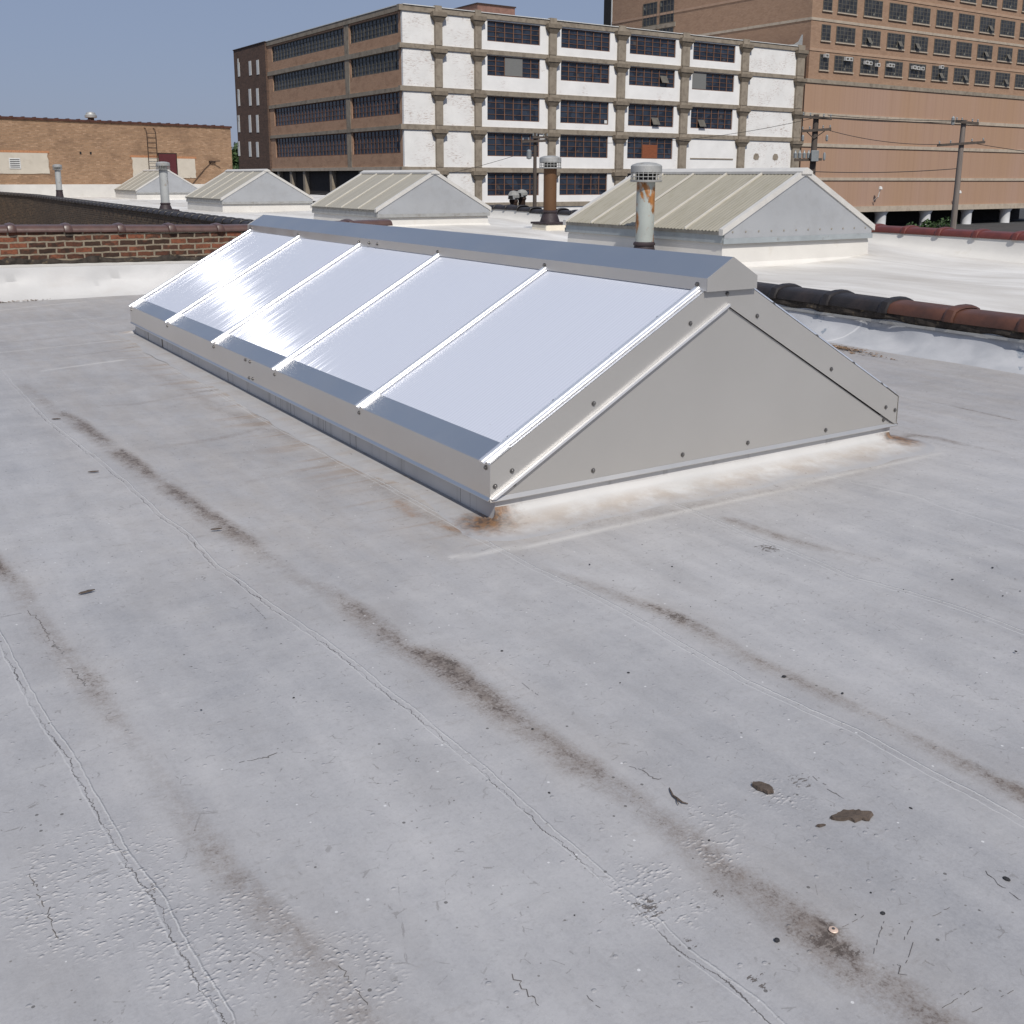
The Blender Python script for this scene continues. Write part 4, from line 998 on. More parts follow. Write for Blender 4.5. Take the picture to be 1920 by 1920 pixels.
# rooftop ventilator on the tan building
# small turbine heads beyond the far parapet
for (x, y, z0, z1, lab) in ((.03, 30., .80, 1.05, 'grey elbow roof vent nearer the viewer, left of its twin behind the dark coping'), (.27, 30.6, .86, 1.08, 'grey elbow roof vent right of its twin, behind the dark coping')):
    t = thing('turbine_vent', lab, 'roof vent', (x, y, 0), R(-20), 'elbow roof vents behind the far coping')
    MB().lathe([(.10,-.6),(.10,z0-.10),(.13,z0-.05),(.12,z0)], 0, 0, 16).build('stub', MT['iron'], t, smooth=True)
    MB().lathe([(.11,z0),(.17,z0+.05),(.17,z0+.13),(.12,z1-.03),(.03,z1)], 0, 0, 8).build('vent_head', MT['headgrey'], t)
    MB().prism([(-.09,z0+.01),(.09,z0+.01),(.07,z0+.13),(-.07,z0+.13)], 'y', -.24, -.12).build('vent_mouth', MT['galv'], t)
    MB().prism([(-.07,z0+.02),(.07,z0+.02),(.055,z0+.115),(-.055,z0+.115)], 'y', -.245, -.2405).build('mouth_opening', MT['black'], t)

# ------------------------------------------------------------------ tan brick building, left
TB = R(48.0)          # its wall direction from +X
tb = thing('brick_building', 'low tan brick building with rendered panels and a maroon door, far left', 'building', (-22.82, 59.79, 0), TB)
MB().box(-14, 8.15, 0, 14, -5, 4.33).build('wall', MT['tan_brick'], tb)
b = MB()
for i in range(37):
    x0 = -14.05 + i*.602; b.box(x0, x0+.59, -.06, .28, 4.333, 4.45); b.box(x0-.03, x0+.03, -.075, .29, 4.34, 4.49)
b.box(-14.05, 8.2, .28, .34, 4.333, 4.42)
b.build('coping', MT['rust_coping'], tb)
MB().box(-14, 8.15, -.10, -.003, -.2, .98).build('wall_flashing', MT['white_clean'], tb)
def ragged(x0, x1, z0, z1, y):
    pts = []; n = 14
    for i in range(n): pts.append((x0 + (x1-x0)*i/n, z0 + random.uniform(-.03,.03)))
    for i in range(6): pts.append((x1 + random.uniform(-.05,.04), z0 + (z1-z0)*i/6))
    for i in range(n): pts.append((x1 - (x1-x0)*i/n, z1))
    for i in range(6): pts.append((x0 + random.uniform(-.05,.04), z1 - (z1-z0)*i/6))
    return MB().prism(pts, 'y', y, -.002)
for (x0, x1, z0, z1) in ((-9.5,-3.32,1.55,2.62), (1.52,3.19,1.34,2.48), (4.31,5.55,1.34,2.46)):
    ragged(x0, x1, z0, z1, -.03).build('render_panel', MT['stucco'], tb)
    MB().box(x0-.1, x1+.1, -.025, -.002, z1+.004, z1+.12).build('lintel', MT['rust_coping'] if 0 else simple('orange_lintel_brick', (.42,.20,.10), .85, 0, .3, 6, stretch=(6,1,1)), tb)
dr_ = MB().box(3.2, 4.3, -.045, -.002, 1.0, 2.72).build('door', MT['maroon'], tb)
MB().box(3.15, 3.2, -.055, -.002, 1.0, 2.76).box(4.3, 4.35, -.055, -.002, 1.0, 2.76).box(3.15, 4.35, -.055, -.002, 2.72, 2.77).build('door_frame', MT['iron'], tb)
lv = MB().box(-5.4, -4.82, -.06, -.031, 1.80, 2.34).build('louvre_vent', MT['whiteboard'], tb)
b = MB()
for i in range(5): b.box(-5.36, -4.86, -.064, -.061, 1.86+i*.095, 1.90+i*.095)
b.build('slats', MT['black'], lv)
for x in (-1.48, -.9): MB().box(x-.05, x+.05, -.012, -.002, 2.6, 2.74).build('wall_hole', MT['black'], tb)
MB().tube([(5.2,-.04,.9),(6.2,-.04,1.9),(6.7,-.04,2.3)], .02, 6).tube([(6.6,-.04,2.32),(7.1,-.3,2.36)], .03, 6).box(6.5,6.9,-.12,-.002,2.26,2.36).build('conduit', MT['iron'], tb)
t = thing('wall_ladder', 'rusty iron ladder fixed to the tan brick wall left of the maroon door', 'ladder', (-22.82, 59.79, 0), TB)
b = MB()
for x in (2.46, 3.02): b.tube([(x,-.16,.9),(x,-.16,3.9),(x-.02,-.12,4.1),(x-.06,.0,4.15)], .022, 6)
b.build('rails', MT['iron'], t)
for i in range(11): MB().tube([(2.46,-.16,1.05+i*.28),(3.02,-.16,1.05+i*.28)], .013, 6).build('rung', MT['iron'], t)
t = thing('roof_ventilator', 'mushroom-capped ventilator on the roof of the tan brick building', 'roof vent', (-24.42+.3, 61.32, 4.3), 0)
MB().lathe([(.17,-.1),(.17,.42)], 0, 0, 18).build('stub', MT['iron'], t, smooth=True)
MB().lathe([(.25,.38),(.33,.40),(.33,.52),(.27,.57),(.24,.66),(.10,.72),(.001,.73)], 0, 0, 20).build('vent_cap', MT['galv'], t, smooth=True)

# ------------------------------------------------------------------ white and brown factory
FY = 0.59862
FA = (-10.1033, 99.4883, 0)
fac = thing('factory_building', 'five-storey factory with white painted bays on one side and brown ribbon windows on the other', 'building', FA, FY)
CL = [(-.35,.0), (3.32,4.06),(7.7,8.4),(16.5,17.35),(25.4,26.4),(34.5,35.55),(43.8,44.85),(53.1,54.3)]
LV = [(16.28,16.78),(13.05,13.47),(9.25,9.70),(5.80,6.28),(1.94,2.40),(-1.45,-1.0)]
# body: core mass behind the facades
MB().box(.5, 54.2, .5, 33, -5, 16.4).build('core', MT['dark'], fac)
MB().add([(.35,.35,16.6),(54.2,.35,16.6),(54.2,33,16.6),(.35,33,16.6)], [(0,1,2,3)]).build('roof', MT['white_memb'], fac)
MB().box(54.2, 54.25, .0, 33, -5, 16.7).build('end_wall', MT['brown_brick'], fac)
# white side: infill walls as pieces around the window holes
wins = {1: (9.22,15.48), 2: (18.1,24.45), 3: (27.15,33.7), 4: (36.3,42.85)}
wz = [(14.28,16.14),(11.1,12.98),(6.93,9.2),(3.5,5.74),(-.33,1.9)]
bays_w = [(0.0,3.32),(4.06,7.7),(8.4,16.5),(17.35,25.4),(26.4,34.5),(35.55,43.8),(44.85,53.1)]
frame_cache = {}
def window(parent, x0, x1, z0, z1, y, nx_, nz_, glass, sash, tk=.05, th=.03, axis='y'):
    wdt, hgt_ = x1-x0, z1-z0
    w_ = MB()
    d = .07
    def bx(a, b_, za, zb_, ya=-.03, yb_=.03):
        if axis == 'y': w_.box(a, b_, y+ya, y+yb_, za, zb_)
        else: w_.box(y+ya, y+yb_, a, b_, za, zb_)
    bx(x0, x1, z0, z0+d, -.06, .04); bx(x0, x1, z1-d, z1); bx(x0, x0+d, z0+d+.001, z1-d-.001); bx(x1-d, x1, z0+d+.001, z1-d-.001)
    for i in range(1, nx_): xx = x0 + wdt*i/nx_; bx(xx-tk/2, xx+tk/2, z0+d+.001, z1-d-.001, -.025, .025)
    for i in range(1, nz_): zz = z0 + hgt_*i/nz_; bx(x0+d+.001, x1-d-.001, zz-th/2, zz+th/2, -.015, .015)
    o = w_.build('window', sash, parent)
    g = MB()
    if axis == 'y': g.add([(x0+.02,y+.04,z0+.02),(x1-.02,y+.04,z0+.02),(x1-.02,y+.04,z1-.02),(x0+.02,y+.04,z1-.02)], [(0,1,2,3)])
    else: g.add([(y+.04,x0+.02,z0+.02),(y+.04,x1-.02,z0+.02),(y+.04,x1-.02,z1-.02),(y+.04,x0+.02,z1-.02)], [(0,3,2,1)])
    g.build('glass', glass, o, recalc=False)
    return o
for bi, (x0, x1) in enumerate(bays_w):
    for r in range(5):
        zt = LV[r][0]; zb_ = LV[r+1][1]
        wi = bi - 1
        has = wi in wins and not (wi == 4 and r == 3)
        mat = MT['worn_white'] if (bi < 2 or bi == 6) else MT['white_brick']
        if has:
            a, c_ = wins[wi]; wa, wb = wz[r]
            b = MB().box(x0, x1, .0, .3, zb_, wa).box(x0, a, .0, .3, wa+.0, zt-.002).box(c_, x1, .0, .3, wa+.0, zt-.002)
            b.box(a, c_, .0, .3, wb, zt-.002)
            b.build('infill_wall', mat, fac)
            wn = window(fac, a, c_, wa, wb, .14, 6, 4 if r > 0 else 4, MT['glass'], MT['frame'], .09, .04)
            sx = (c_-a)/6
            if (wi, r) == (1,1): MB().box(a+2*sx, a+4*sx, .06, .10, wa+.1, wb-.08).build('louvre', MT['shutter'], wn)
            if (wi, r) == (4,1): MB().box(a+.08, a+2*sx, .06, .10, wa+.1, wb-.08).build('louvre', MT['shutter'], wn)
            if (wi, r) == (3,3): MB().box(a+2*sx, a+4*sx, .06, .10, wa+.08, wa+1.5).build('board', MT['wood'], wn)
            if (wi, r) in ((3,2),(4,2),(3,1)):
                k_ = {(3,2):3,(4,2):1,(3,1):4}[(wi,r)]; zc_ = wa + .18 + (.25 if r == 1 else 0)
                MB().add([(a+k_*sx+.05,.09,zc_+.75),(a+(k_+1)*sx-.05,.09,zc_+.75),(a+(k_+1)*sx-.05,-.32,zc_),(a+k_*sx+.05,-.32,zc_),(a+k_*sx+.05,.07,zc_+.77),(a+(k_+1)*sx-.05,.07,zc_+.77),(a+(k_+1)*sx-.05,-.34,zc_+.02),(a+k_*sx+.05,-.34,zc_+.02)],
                         [(0,1,2,3),(4,5,6,7),(0,1,5,4),(2,3,7,6)]).build('open_vent', MT['graysash'], wn)
            if (wi, r) == (2,2): MB().box(c_-.5, c_-.15, .06, .10, wa+.12, wa+.45).build('notice', MT['whiteboard'], wn)
        else:
            b = MB().box(x0, x1, .0, .3, zb_, zt-.002); b.build('infill_wall', mat, fac)
            if bi == 6 and r == 3:
                for xx in (47.1, 50.4):
                    MB().prism([(xx-.5,3.7),(xx-.15,3.55),(xx+.35,3.6),(xx+.5,3.95),(xx+.3,4.3),(xx-.2,4.35),(xx-.45,4.1)], 'y', -.012, -.001).build('bare_patch', MT['concrete'], fac)
            if bi == 5 and r == 3: MB().box(36.4, 43.2, -.06, -.001, 3.55, 3.68).build('sill', MT['concrete'], fac)
    MB().box(x0, x1, .0, .3, -5, LV[5][0]).build('plinth_wall', MT['white_brick'], fac)
# beams
for i, (z0, z1) in enumerate(LV):
    pr = .12
    MB().box(-.38, 54.3, -pr, .32, z0, z1).build('floor_beam', MT['concrete'], fac)
    if i == 0:
        b = MB()
        for j in range(len(bays_w)):
            b.box((CL[j][1]), (CL[j+1][0]), -.20, .34, z1+.002, z1+.07)
        b.build('parapet_flashing', MT['whiteboard'], fac)
for j, (a, c_) in enumerate(CL[1:]):
    for i in range(5):
        zt = LV[i][0]; zb_ = LV[i+1][1]
        MB().box(a, c_, -.30, .30, zb_+.001, zt-.45).build('column', MT['concrete'], fac)
        e = .40 if j < 6 else .30; m_ = (a+c_)/2
        # flared capital with a square cap plate, then the stub crossing the beam
        b = MB()
        q0 = [(a,-.30),(c_,-.30),(c_,.3),(a,.3)]; q1 = [(a-e*.85,-.52),(c_+e*.85,-.52),(c_+e*.85,.3),(a-e*.85,.3)]
        for (zq0, zq1, A_, B_) in ((zt-.80, zt-.28, q0, q1),):
            b.add([(x, y, zq0) for x, y in A_] + [(x, y, zq1) for x, y in B_], [(0,1,5,4),(1,2,6,5),(2,3,7,6),(3,0,4,7),(4,5,6,7),(3,2,1,0)])
        b.box(a-e, c_+e, -.56, .3, zt-.279, zt+.10)
        b.build('column_capital', MT['capital'], fac)
        MB().box(a+.02, c_-.02, -.26, .2, LV[i][0]+.101, LV[i][1]+.05 + (.14 if i == 0 else 0)).build('beam_stub', MT['concrete'], fac)
    MB().box(a, c_, -.30, .30, -5, LV[5][1]).build('column', MT['concrete'], fac)
# brown side (plane x = 0, running along +y)
BR = [(14.4,16.13),(11.15,12.93),(7.2,9.23),(3.65,5.85)]
BL = [(16.3,16.78),(12.95,13.42),(9.25,9.63),(5.87,6.22),(2.08,2.42)]
BW = [(.8,10.95),(12.32,31.6)]
for r in range(4):
    zt = BL[r][0]; zb_ = BL[r+1][1]; wa, wb = BR[r]
    b = MB()
    b.box(-.0, .35, .31, 33, zb_, wa).box(0, .35, .31, BW[0][0], wa, zt-.002).box(0, .35, BW[0][1], BW[1][0], wa, zt-.002).box(0, .35, BW[1][1], 33, wa, zt-.002)
    for (a, c_) in BW: b.box(0, .35, a, c_, wb, zt-.002)
    b.build('spandrel_wall', MT['brown_brick'], fac)
    for (a, c_), n in zip(BW, (13, 22)):
        window(fac, a, c_, wa, wb, .12, n, 4, MT['glass2'] if r < 2 else MT['glass'], MT['graysash'] if r < 2 else MT['frame'], .055, .04, 'x')
    MB().box(-.10, .0, .31, 33, BL[r][0], BL[r][1]).build('floor_beam', MT['concrete'], fac)
MB().box(-.14, .36, .31, 33, 16.79, 16.86).build('parapet_cap', MT['whiteboard'], fac)
MB().box(-.10, .3, -.1, 33, BL[4][0], BL[4][1]).build('floor_beam', MT['tanband'], fac)
for a in (11.2,): MB().box(-.05, -.001, a, 12.15, 2.45, 16.28).build('pier', MT['concrete'], fac)
# recessed loading bay under the brown side
MB().box(6.0, 6.3, .5, 33, -5, 2.05).build('loading_wall', MT['old_brick'], fac)
for a in (2.5, 9.5, 16.5, 23.6, 27.4, 31.2): MB().box(.0, .5, a-.28, a+.28, -5, 2.07).build('loading_column', MT['concrete'], fac)
for a in (14, 19.5, 25.5): MB().box(5.93, 5.999, a, a+3.6, -5, .6).build('loading_door', MT['iron'], fac)
# dark wing at the far left of the factory
MB().box(-.25, 20, 33.01, 43.5, -5, 16.75).build('dark_wing', MT['old_brick'], fac)
MB().box(-.32, .1, 32.95, 43.56, 16.752, 16.86).build('wing_coping', MT['iron'], fac)
for (tc_, wd, dz) in ((42.5,.65,.2),(38.6,.75,-.05),(36.1,.75,-.2)):
    for (z0, z1) in ((13.45,15.1),(9.95,11.9),(6.8,8.85),(3.9,5.7)):
        MB().box(-.29, -.251, tc_-wd/2+(z0-9)*-.14, tc_+wd/2+(z0-9)*-.14, z0+dz*.6, z1+dz*.6).build('blocked_window', MT['whiteboard'], fac)
for (z0, z1) in ((15.1,15.7),(11.5,12.1),(8.2,8.8),(5.1,5.6)): MB().box(-.29, -.251, 43.0-(z0-9)*.14-.3, 43.3-(z0-9)*.14-.3, z0, z1).build('blocked_window', MT['whiteboard'], fac)
# brick penthouse on the roof
ph = MB().box(13.2, 17.9, 8, 15, 16.6, 19.0).build('penthouse', simple('penthouse_brick', (.20,.11,.085), .9, 0, .2, 2), fac)
MB().box(13.1, 18.0, 7.9, 15.1, 19.002, 19.13).build('penthouse_coping', MT['iron'], fac)
# small parapet clutter at the right end
MB().prism([(51.2,16.84),(53.9,16.84),(53.9,18.2),(53.4,17.4),(52.6,17.0)], 'y', -.1, .1).build('flashing_scrap', MT['galv'], fac)
MB().tube([(54.42,-.34,16.4),(54.42,-.34,-5)], .09, 6).build('downpipe', MT['iron'], fac)

# ------------------------------------------------------------------ big brown warehouse, right
BC = (36.2624, 132.9307, 0)
bw = thing('warehouse_building', 'tall brown warehouse with rows of windows above blank tan panelled storeys', 'building', BC, FY)
TOPZ = 36.
# upper brick mass with real openings is heavy at this distance: window recess boxes sit proud as framed sashes
MB().box(.05, 62, .05, 38.0, -2.0, TOPZ).build('brick_mass', MT['big_brick'], bw)
MB().box(7.5, 62, 7.0, 38, -5, -2.0).build('recess_wall', MT['dark'], bw)
LB = [(12.95,13.42),(8.98,9.42),(5.33,5.75),(1.22,1.58),(-2.85,-2.12)]
for i, (z0, z1) in enumerate(LB):
    MB().box(-3.2, 62, -.55, .04, z0, z1).build('floor_band', MT['tanband'] if i else MT['concrete'], bw)
    if i < 4: MB().box(-3.2, 62, -.42, .04, LB[i+1][1], z0).build('wall_panel', MT['panel'], bw)
MB().box(-3.2, 62, .04, 3.0, -2.85, 13.4).build('lower_mass', MT['panel'], bw)
for x in [7.0+9.98*k for k in range(6)]:
    MB().lathe([(.74,-5),(.74,-3.35),(1.0,-2.86)], x, .6, 18).build('column', MT['lightcol'], bw, smooth=True)
# lighter floor lines between window rows
for z in (16.95, 20.5, 24.2, 27.9, 31.6):
    MB().box(-.0, 62, -.02, .049, z-.16+.0, z+.16).build('floor_line', MT['tanband'] if z == 20.5 else simple('brick_line', (.38,.26,.18), .85, 0, .1, 1), bw)
    MB().box(-.02, .049, .05, 38, z-.16, z+.16).build('floor_line', MT['tanband'] if z == 20.5 else simple('brick_line_side', (.36,.24,.17), .85, 0, .1, 1), bw)
wproto = {}
def bigwin(x, z0, z1, wd):
    key = (round(wd,2), round(z1-z0,2))
    if key not in wproto:
        b = MB(); h = z1-z0; d = .10
        b.box(0, wd, -.03, .02, 0, d).box(0, wd, -.03, .02, h-d, h).box(0, d, -.03, .02, d+.001, h-d-.001).box(wd-d, wd, -.03, .02, d+.001, h-d-.001)
        n = 5 if wd > 2 else 2
        for i in range(1, n): b.box(wd*i/n-.045, wd*i/n+.045, -.02, .02, d+.001, h-d-.001)
        for i in range(1, 4): b.box(d+.001, wd-d-.001, -.01, .015, h*i/4-.03, h*i/4+.03)
        o = b.build('window', MT['graysash'], bw)
        MB().add([(.02,.005,.02),(wd-.02,.005,.02),(wd-.02,.005,h-.02),(.02,.005,h-.02)], [(0,1,2,3)]).build('glass', MT['glass2'], o, recalc=False)
        MB().box(-.1, wd+.1, -.12, .04, -.14, -.003).build('sill', MT['tanband'], o)
        wproto[key] = o
    else:
        s_ = wproto[key]; o = copy_part(s_, bw)
        for c_ in kids(s_): copy_part(c_, o)
    o.location = (x, .0, z0); return o
# a shallow dark reveal behind each sash comes from setting the sash 5 cm proud of the brick core
for r, (z0, z1) in enumerate(((14.62,16.5),(18.08,19.98),(21.6,23.65),(25.2,27.25),(28.9,30.9))):
    bigwin(1.95, z0, z1, 1.68)
    for k in range(9):
        w_ = bigwin(4.72 + 5.05*k, z0, z1, 3.62)
        if (r, k) in ((0,4),(1,1),(1,2),(1,3),(1,6),(1,7),(0,7),(2,6),(0,5)):
            xx = random.choice((.9,1.6,2.2)); MB().add([(xx,-.03,1.0),(xx+.72,-.03,1.0),(xx+.72,-.45,.30),(xx,-.45,.30)], [(0,1,2,3)]).build('open_vent', MT['graysash'], w_)
# white window air conditioners in the lowest row
for (x, z) in ((2.5,16.1),(6.4,15.95),(7.1,15.95),(10.3,15.75),(11.0,15.7),(12.6,15.6),(15.0,15.7),(15.6,15.7),(20.2,15.75),(21.0,15.7),(22.0,15.7),(26.3,16.15)):
    ac = MB().box(x, x+.62, -.42, -.035, z, z+.42).build('air_conditioner', MT['whiteboard'], bw)
    MB().box(x+.08, x+.54, -.424, -.4205, z+.07, z+.35).build('grille', MT['graysash'], ac)
# left face windows (two stacked pairs) and corner chimney
for (ya, yb_, za, zb_) in ((24.5,27.4,22.9,26.0),(28.0,31.0,22.9,26.0),(24.5,27.4,18.9,22.2),(28.0,31.0,18.9,22.2)):
    window(bw, ya, yb_, za, zb_, -.0, 4, 4, MT['glass2'], MT['graysash'], .05, .04, 'x')
MB().box(-.06, .049, 24.1, 31.4, 22.25, 22.85).build('window_sill', MT['concrete'], bw)
MB().box(0, 2.0, 38.35, 40.0, -5, TOPZ).build('chimney', MT['black'], bw)
MB().box(0, .5, 38.05, 38.25, 10, TOPZ).build('chimney_edge', MT['whiteboard'], bw)
for (x, z, h) in ((13.6, -1.4, 1.5), (31.4, -1.5, 1.0)):
    f = MB().tube([(x,-.6,z),(x,-1.3,z+.5),(x+.1,-1.5,z+h)], .06, 6).lathe([(.05,z+h-.1),(.28,z+h),(.22,z+h+.3),(.05,z+h+.38)], x+.1, -1.5, 10)
    f.build('flood_light', MT['whiteboard'], bw)

# ------------------------------------------------------------------ utility poles and cables
def pole(label, x, y, ztop, r, lean, mat, rz=0.):
    t = thing('utility_pole', label, 'utility pole', (x, y, -5), rz, 'wooden utility poles')
    MB().tube([(0,0,0),(lean*.5,0,(ztop+5)*.5),(lean,0,ztop+5)], [r*1.25, r*1.1, r*.9], 12).build('pole', mat, t, smooth=True)
    return t
def arm(t, xo, z, half, tilt=0., mat=None, yo=-.2, ins_=True):
    mat = mat or MT['pole_dark']
    MB().add([(xo-half,yo-.06,z-tilt-.07),(xo+half,yo-.06,z+tilt-.07),(xo+half,yo+.06,z+tilt-.07),(xo-half,yo+.06,z-tilt-.07),(xo-half,yo-.06,z-tilt+.07),(xo+half,yo-.06,z+tilt+.07),(xo+half,yo+.06,z+tilt+.07),(xo-half,yo+.06,z-tilt+.07)],
             [(0,1,5,4),(1,2,6,5),(2,3,7,6),(3,0,4,7),(4,5,6,7),(0,3,2,1)]).build('crossarm', mat, t)
    if ins_:
        for k in (-.92,-.45,.45,.92):
            MB().lathe([(.02,0),(.05,.04),(.03,.08),(.05,.12),(.02,.16)], xo+k*half, yo, 8).build('insulator', MT['grey_metal'], t, smooth=True).location = (0,0,z+tilt*k+.072)
p1 = pole('dark utility pole with stacked crossarms and grey switchgear, behind the biggest weathered skylight', 16.78, 59.69, 4.9, .17, .08, MT['pole_dark'], R(-8))
arm(p1, .1, 5+4.72, .80, -.06); arm(p1, .1, 5+4.05, .80, .05)
MB().tube([(-.0,-.2,8.6),(.55,-.2,9.0)], .03, 6).tube([(.0,-.2,8.6),(-.45,-.2,9.0)], .03, 6).build('brace', MT['pole_dark'], p1)
for xx in (-.6,.7): MB().lathe([(.03,8.45),(.07,8.5),(.07,8.72),(.03,8.8)], xx, -.2, 8).build('cutout', MT['grey_metal'], p1)
arm(p1, -.25, 5+2.45, .75, .02, None, -.2, False)
for k in range(4): MB().lathe([(.02,7.52),(.09,7.54),(.10,7.80),(.04,7.86),(.03,7.98)], -.95+k*.24, -.2, 10).build('insulator', MT['grey_metal'], p1, smooth=True)
MB().bbox(-.12,.28,-.52,-.22,7.35,7.95,.02).build('switch_box', MT['grey_metal'], p1)
MB().lathe([(.02,7.4),(.07,7.45),(.07,7.75),(.03,7.85)], .62, -.2, 8).build('insulator', MT['grey_metal'], p1, smooth=True)
p2 = pole('weathered grey utility pole with two crossarms standing alone before the tan panels', 25.1, 59.96, 4.65, .15, .10, MT['pole_wood'], R(-5))
arm(p2, .22, 5+4.5, .62, -.06); arm(p2, .0, 5+3.35, 1.28, .09)
MB().lathe([(.02,9.35),(.09,9.38),(.09,9.75),(.02,9.85)], -.55, -.2, 8).build('insulator', MT['grey_metal'], p2)
p3 = pole('thin dark utility pole in front of the lower windows of the white factory', 1.46, 69.98, 4.3, .12, .0, MT['pole_dark'], R(8))
arm(p3, -.1, 5+3.75, .80, .03); arm(p3, .3, 5+4.0, .5, .0)
MB().lathe([(.02,7.6),(.17,7.65),(.17,8.15),(.05,8.22)], -.42, -.15, 12).build('transformer', MT['grey_metal'], p3, smooth=True)
MB().tube([(-.42,-.1,7.9),(-.0,0,7.9)], .04, 6).build('bracket', MT['iron'], p3)
def cable(label, a, b_, sag, r=.018, n=14):
    a, b_ = Vector(a), Vector(b_); pts = []
    for i in range(n+1):
        t = i/n; p = a.lerp(b_, t); p.z -= sag*4*t*(1-t); pts.append(p)
    o = MB().tube(pts, r, 5).build('power_cable', MT['cable'], None); tag(o, label, 'cable', 'overhead cables')
cable('highest overhead cable between the dark pole and the lone grey pole', (17.5,59.6,4.86), (25.3,59.7,4.62), .10)
cable('overhead cable just below the highest one between the two right poles', (16.4,59.3,4.80), (24.9,59.6,4.55), .16)
cable('middle overhead cable joining the lower crossarms of the two right poles', (17.3,59.4,4.10), (24.0,59.8,3.32), .25)
cable('low slack cable reaching the lone grey pole from the left', (16.9,59.5,1.8), (25.1,59.9,2.0), .12, .022)
cable('overhead cable running from the lone grey pole out of the right edge', (25.6,59.7,3.4), (45,64,2.6), .5)
cable('thin cable crossing the white factory wall from the thin pole to the right', (1.6,69.9,3.9), (16.7,59.6,4.7), .7, .014)
cable('thin cable sloping left of the thin pole over the white wall', (1.3,69.9,3.2), (-14,60,.3), .6, .014)

# ------------------------------------------------------------------ trees
def tree(name, label, cat, x, y, zb, ztop, rad, nleaf, sz, trunk=True, squash=1.):
    t = thing(name, label, cat, (x, y, zb)); H = ztop - zb; rnd = random.Random(int(x*10)+5)
    if trunk:
        b = MB().tube([(0,0,0),(.1,0,H*.35),(0,.1,H*.7)], [H*.03, H*.022, H*.01], 8)
        for k in range(6):
            a = k*1.05; b.tube([(.05,0,H*(.3+.05*k)),(math.cos(a)*rad*.4,math.sin(a)*rad*.4,H*(.5+.05*k)),(math.cos(a)*rad*.7,math.sin(a)*rad*.7,H*(.6+.05*k))], [H*.012,H*.008,H*.003], 5)
        b.build('trunk', MT['bark'], t)
    b = MB(); cz = H*.62 if trunk else H*.5; rz_ = H*.40 if trunk else H*.5
    cl = [(rnd.gauss(0,.45)*rad, rnd.gauss(0,.45)*rad, cz + rnd.uniform(-.8,.9)*rz_*.8, rnd.uniform(.25,.5)*rad) for _ in range(26)]
    for _ in range(nleaf):
        c_ = rnd.choice(cl); v_ = Vector((rnd.gauss(0,1),rnd.gauss(0,1),rnd.gauss(0,1))).normalized()*c_[3]*rnd.uniform(.55,1.)
        p = Vector((c_[0]+v_.x, c_[1]+v_.y, c_[2]+v_.z*.8))
        n_ = Vector((rnd.gauss(0,1),rnd.gauss(0,1),rnd.gauss(0,1)+.6)).normalized(); a = n_.orthogonal().normalized(); c2 = n_.cross(a); s_ = sz*rnd.uniform(.6,1.3)
        b.add([p+a*s_, p+c2*s_*.6, p-a*s_, p-c2*s_*.6], [(0,1,2,3)])
    b.build('crown', MT['leaf'], t, recalc=False)
tree('leafy_tree', 'green tree showing between the tan brick building and the dark factory wing', 'tree', -39.5, 150, -5, 6.6, 4.6, 5200, .30)
tree('leafy_tree', 'lower green tree nearer the edge of the tan brick building', 'tree', -35.5, 138, -5, 4.0, 3.2, 2600, .28)
tree('ivy_bush', 'dark leafy bush among the white columns under the warehouse', 'bush', 37.6, 95.5, -5, -1.9, 1.9, 2600, .16, False)

# ------------------------------------------------------------------ loose things on our roof
def chip(name, label, cat, v, u, pts, h, rot, mat, group=None):
    b = MB(); n = len(pts); rnd = random.Random(int(abs(v*1000)))
    pts = [(x*rnd.uniform(.93,1.07) + rnd.uniform(-.0012,.0012), y*rnd.uniform(.85,1.15) + rnd.uniform(-.001,.001)) for x, y in [((p[0]+q[0]*t_)/(1+t_), (p[1]+q[1]*t_)/(1+t_)) for p, q in zip(pts, pts[1:]+pts[:1]) for t_ in (0, 1)]]; n = len(pts)
    top = [(x*.93, y*.9, h*rnd.uniform(.75,1.1)) for x, y in pts]
    b.add([(x, y, .0) for x, y in pts] + top, [tuple(range(n-1,-1,-1)), tuple(range(n, 2*n))] + [(i, (i+1) % n, n+(i+1) % n, n+i) for i in range(n)])
    o = b.build(name, mat); o.location = G(v, u, .004); o.rotation_euler = (R(2), R(-2), YAW + rot); tag(o, label, cat, group); return o
PA = -YAW
chip('bark_chip', 'ragged brown flat chip, the larger of the two lying at the lower right', 'debris', -.37, -2.162, [(-.05,-.006),(-.03,-.017),(-.01,-.014),(0,-.022),(.018,-.016),(.035,-.02),(.05,-.006),(.047,.004),(.03,.006),(.027,.014),(.012,.012),(-.01,.017),(-.03,.008),(-.042,.006)], .007, PA+.12, MT['chip'])
chip('bark_chip', 'small folded brown chip, the upper left of the two at the lower right', 'debris', -.458, -1.981, [(-.026,.012),(-.012,-.005),(.008,-.02),(.022,-.016),(.024,-.004),(.008,.014),(-.008,.024),(-.02,.022)], .009, PA-.1, MT['chip'])
tp = [G(-.640,-1.861,.004), G(-.648,-1.875,.006), G(-.654,-1.890,.004), G(-.656,-1.906,.007), G(-.654,-1.922,.005), G(-.646,-1.932,.004)]
twig = MB().tube(tp, [.0012,.002,.0026,.0026,.002,.001], 6).tube([tp[3], G(-.664,-1.916,.008), G(-.668,-1.925,.006)], [.0018,.0014,.0008], 5).build('twig', MT['chip']); tag(twig, 'short crooked dark twig left of the folded brown chip', 'twig')
t = thing('nail_plate', 'round pale rusty fastener washer lying in the dirt streak near the bottom right', 'washer', G(-.688, -2.386, .003), 0)
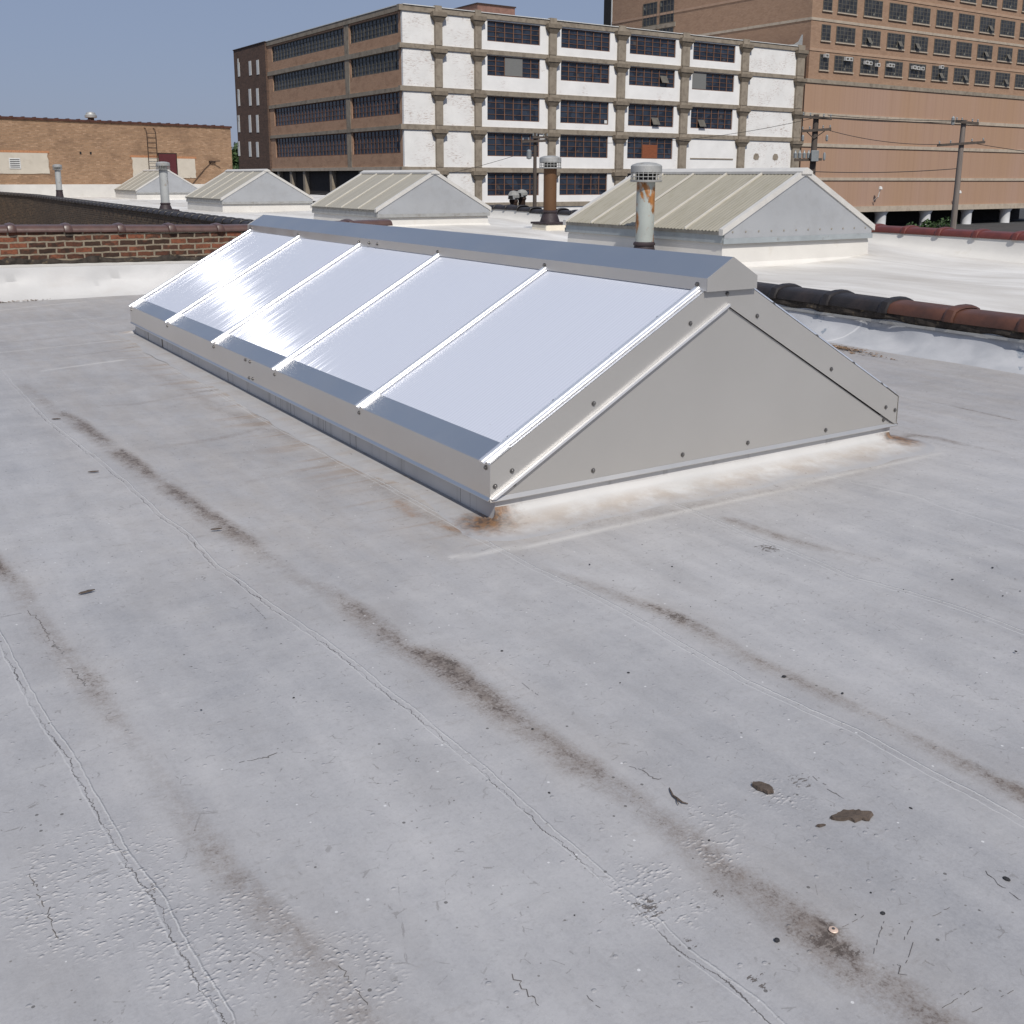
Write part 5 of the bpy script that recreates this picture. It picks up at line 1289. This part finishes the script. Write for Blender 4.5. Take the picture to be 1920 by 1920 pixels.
MB().lathe([(.0085,0),(.0092,.0012),(.0082,.0024),(.004,.003)], 0, 0, 20).build('washer', MT['nailcap'], t, smooth=True); MB().lathe([(.0028,.003),(.0028,.0045),(.0014,.005)], 0, 0, 10).build('nail_head', MT['screw'], t)
sliv = [(-.02,-.002),(-.005,-.005),(.012,-.004),(.022,.001),(.008,.005),(-.012,.004)]
for (v, u, rot, s_, lab) in ((-1.559,.104,PA+.6,1.1,'curled dark bark sliver near the left edge, in front of the skylight'), (-1.189,2.95,PA+.05,1.0,'thin dark sliver beside the long brown streak, farthest back'), (-1.233,1.658,PA+.15,1.1,'thin dark sliver left of the long brown streak, halfway along it'), (-.985,.513,PA+.15,.9,'thin dark sliver at the front end of the dark streak left of the skylight'), (-.456,-2.151,PA+.1,.45,'tiny dark sliver left of the larger brown chip')):
    chip('bark_sliver', lab, 'debris', v, u, [(x*s_*1.2, y*s_*1.2) for x, y in sliv], .004, rot, MT['chip'], 'dark slivers on the roof')
# black grit crumbs and white crumbs
pb = None
spots = [(-.57,-2.406),(-.798,-2.347),(-.271,-2.475),(.009,-1.611)]
rnd = random.Random(3)
for px in range(46):
    spots.append((rnd.uniform(-1.5,1.6), rnd.uniform(-2.5,-.6)))
for (v, u) in ((3.9,.75),(4.1,-.1),(3.2,-.35),(2.6,-.75)): spots.append((v,u))
for i, (v, u) in enumerate(spots):
    if pb is None:
        b = MB(); r_ = .0052
        b.lathe([(r_*.6,0),(r_,r_*.4),(r_*.9,r_*.9),(r_*.3,r_*1.3)], 0, 0, 7); pb = b.build('roof_crumb', MT['pebble']); o = pb
    else: o = pb.copy(); C.objects.link(o)
    s_ = rnd.uniform(.25,.8) if i > 3 else 1.1
    o.location = G(v, u, .001); o.scale = (s_*rnd.uniform(.8,1.5), s_, s_*.7); o.rotation_euler = (0,0,rnd.uniform(0,6)); tag(o, 'small black crumb of grit lying loose on the grey roof', 'grit', 'black crumbs of grit on the roof')
b = MB(); rnd = random.Random(11)
def litter(v, u, n, sv_, su, h=.01):
    for _ in range(n):
        x, y = rnd.gauss(v, sv_), rnd.gauss(u, su); a = rnd.uniform(0,6.28); l = rnd.uniform(.006,.022); w_ = l*rnd.uniform(.15,.5); z = rnd.uniform(.003,h)
        c_, s_ = math.cos(a), math.sin(a)
        b.add([(x-c_*l-s_*w_, y-s_*l+c_*w_, z+rnd.uniform(-.002,.006)), (x+c_*l-s_*w_, y+s_*l+c_*w_, z), (x+c_*l+s_*w_, y+s_*l-c_*w_, z+rnd.uniform(-.002,.006)), (x-c_*l+s_*w_, y-s_*l-c_*w_, z)], [(0,1,2,3)])
litter(4.86, 2.35, 330, .035, .16, .018); litter(4.80, 2.7, 120, .03, .2, .012); litter(4.78, 1.85, 30, .02, .12); litter(4.5, 2.5, 25, .08, .25)
for v, u in ((-.95,9.36),(-.62,9.44),(-.35,9.5),(.45,9.75)): litter(v, u, 26, .08, .02, .015)
o = b.build('dead_leaf_litter', MT['leaf_litter'], recalc=False); o.location = G(0,0); o.rotation_euler = (0,0,YAW); tag(o, kind='stuff'); o['label'] = 'dry brown leaf litter swept against the right parapet'; o['category'] = 'leaf litter'
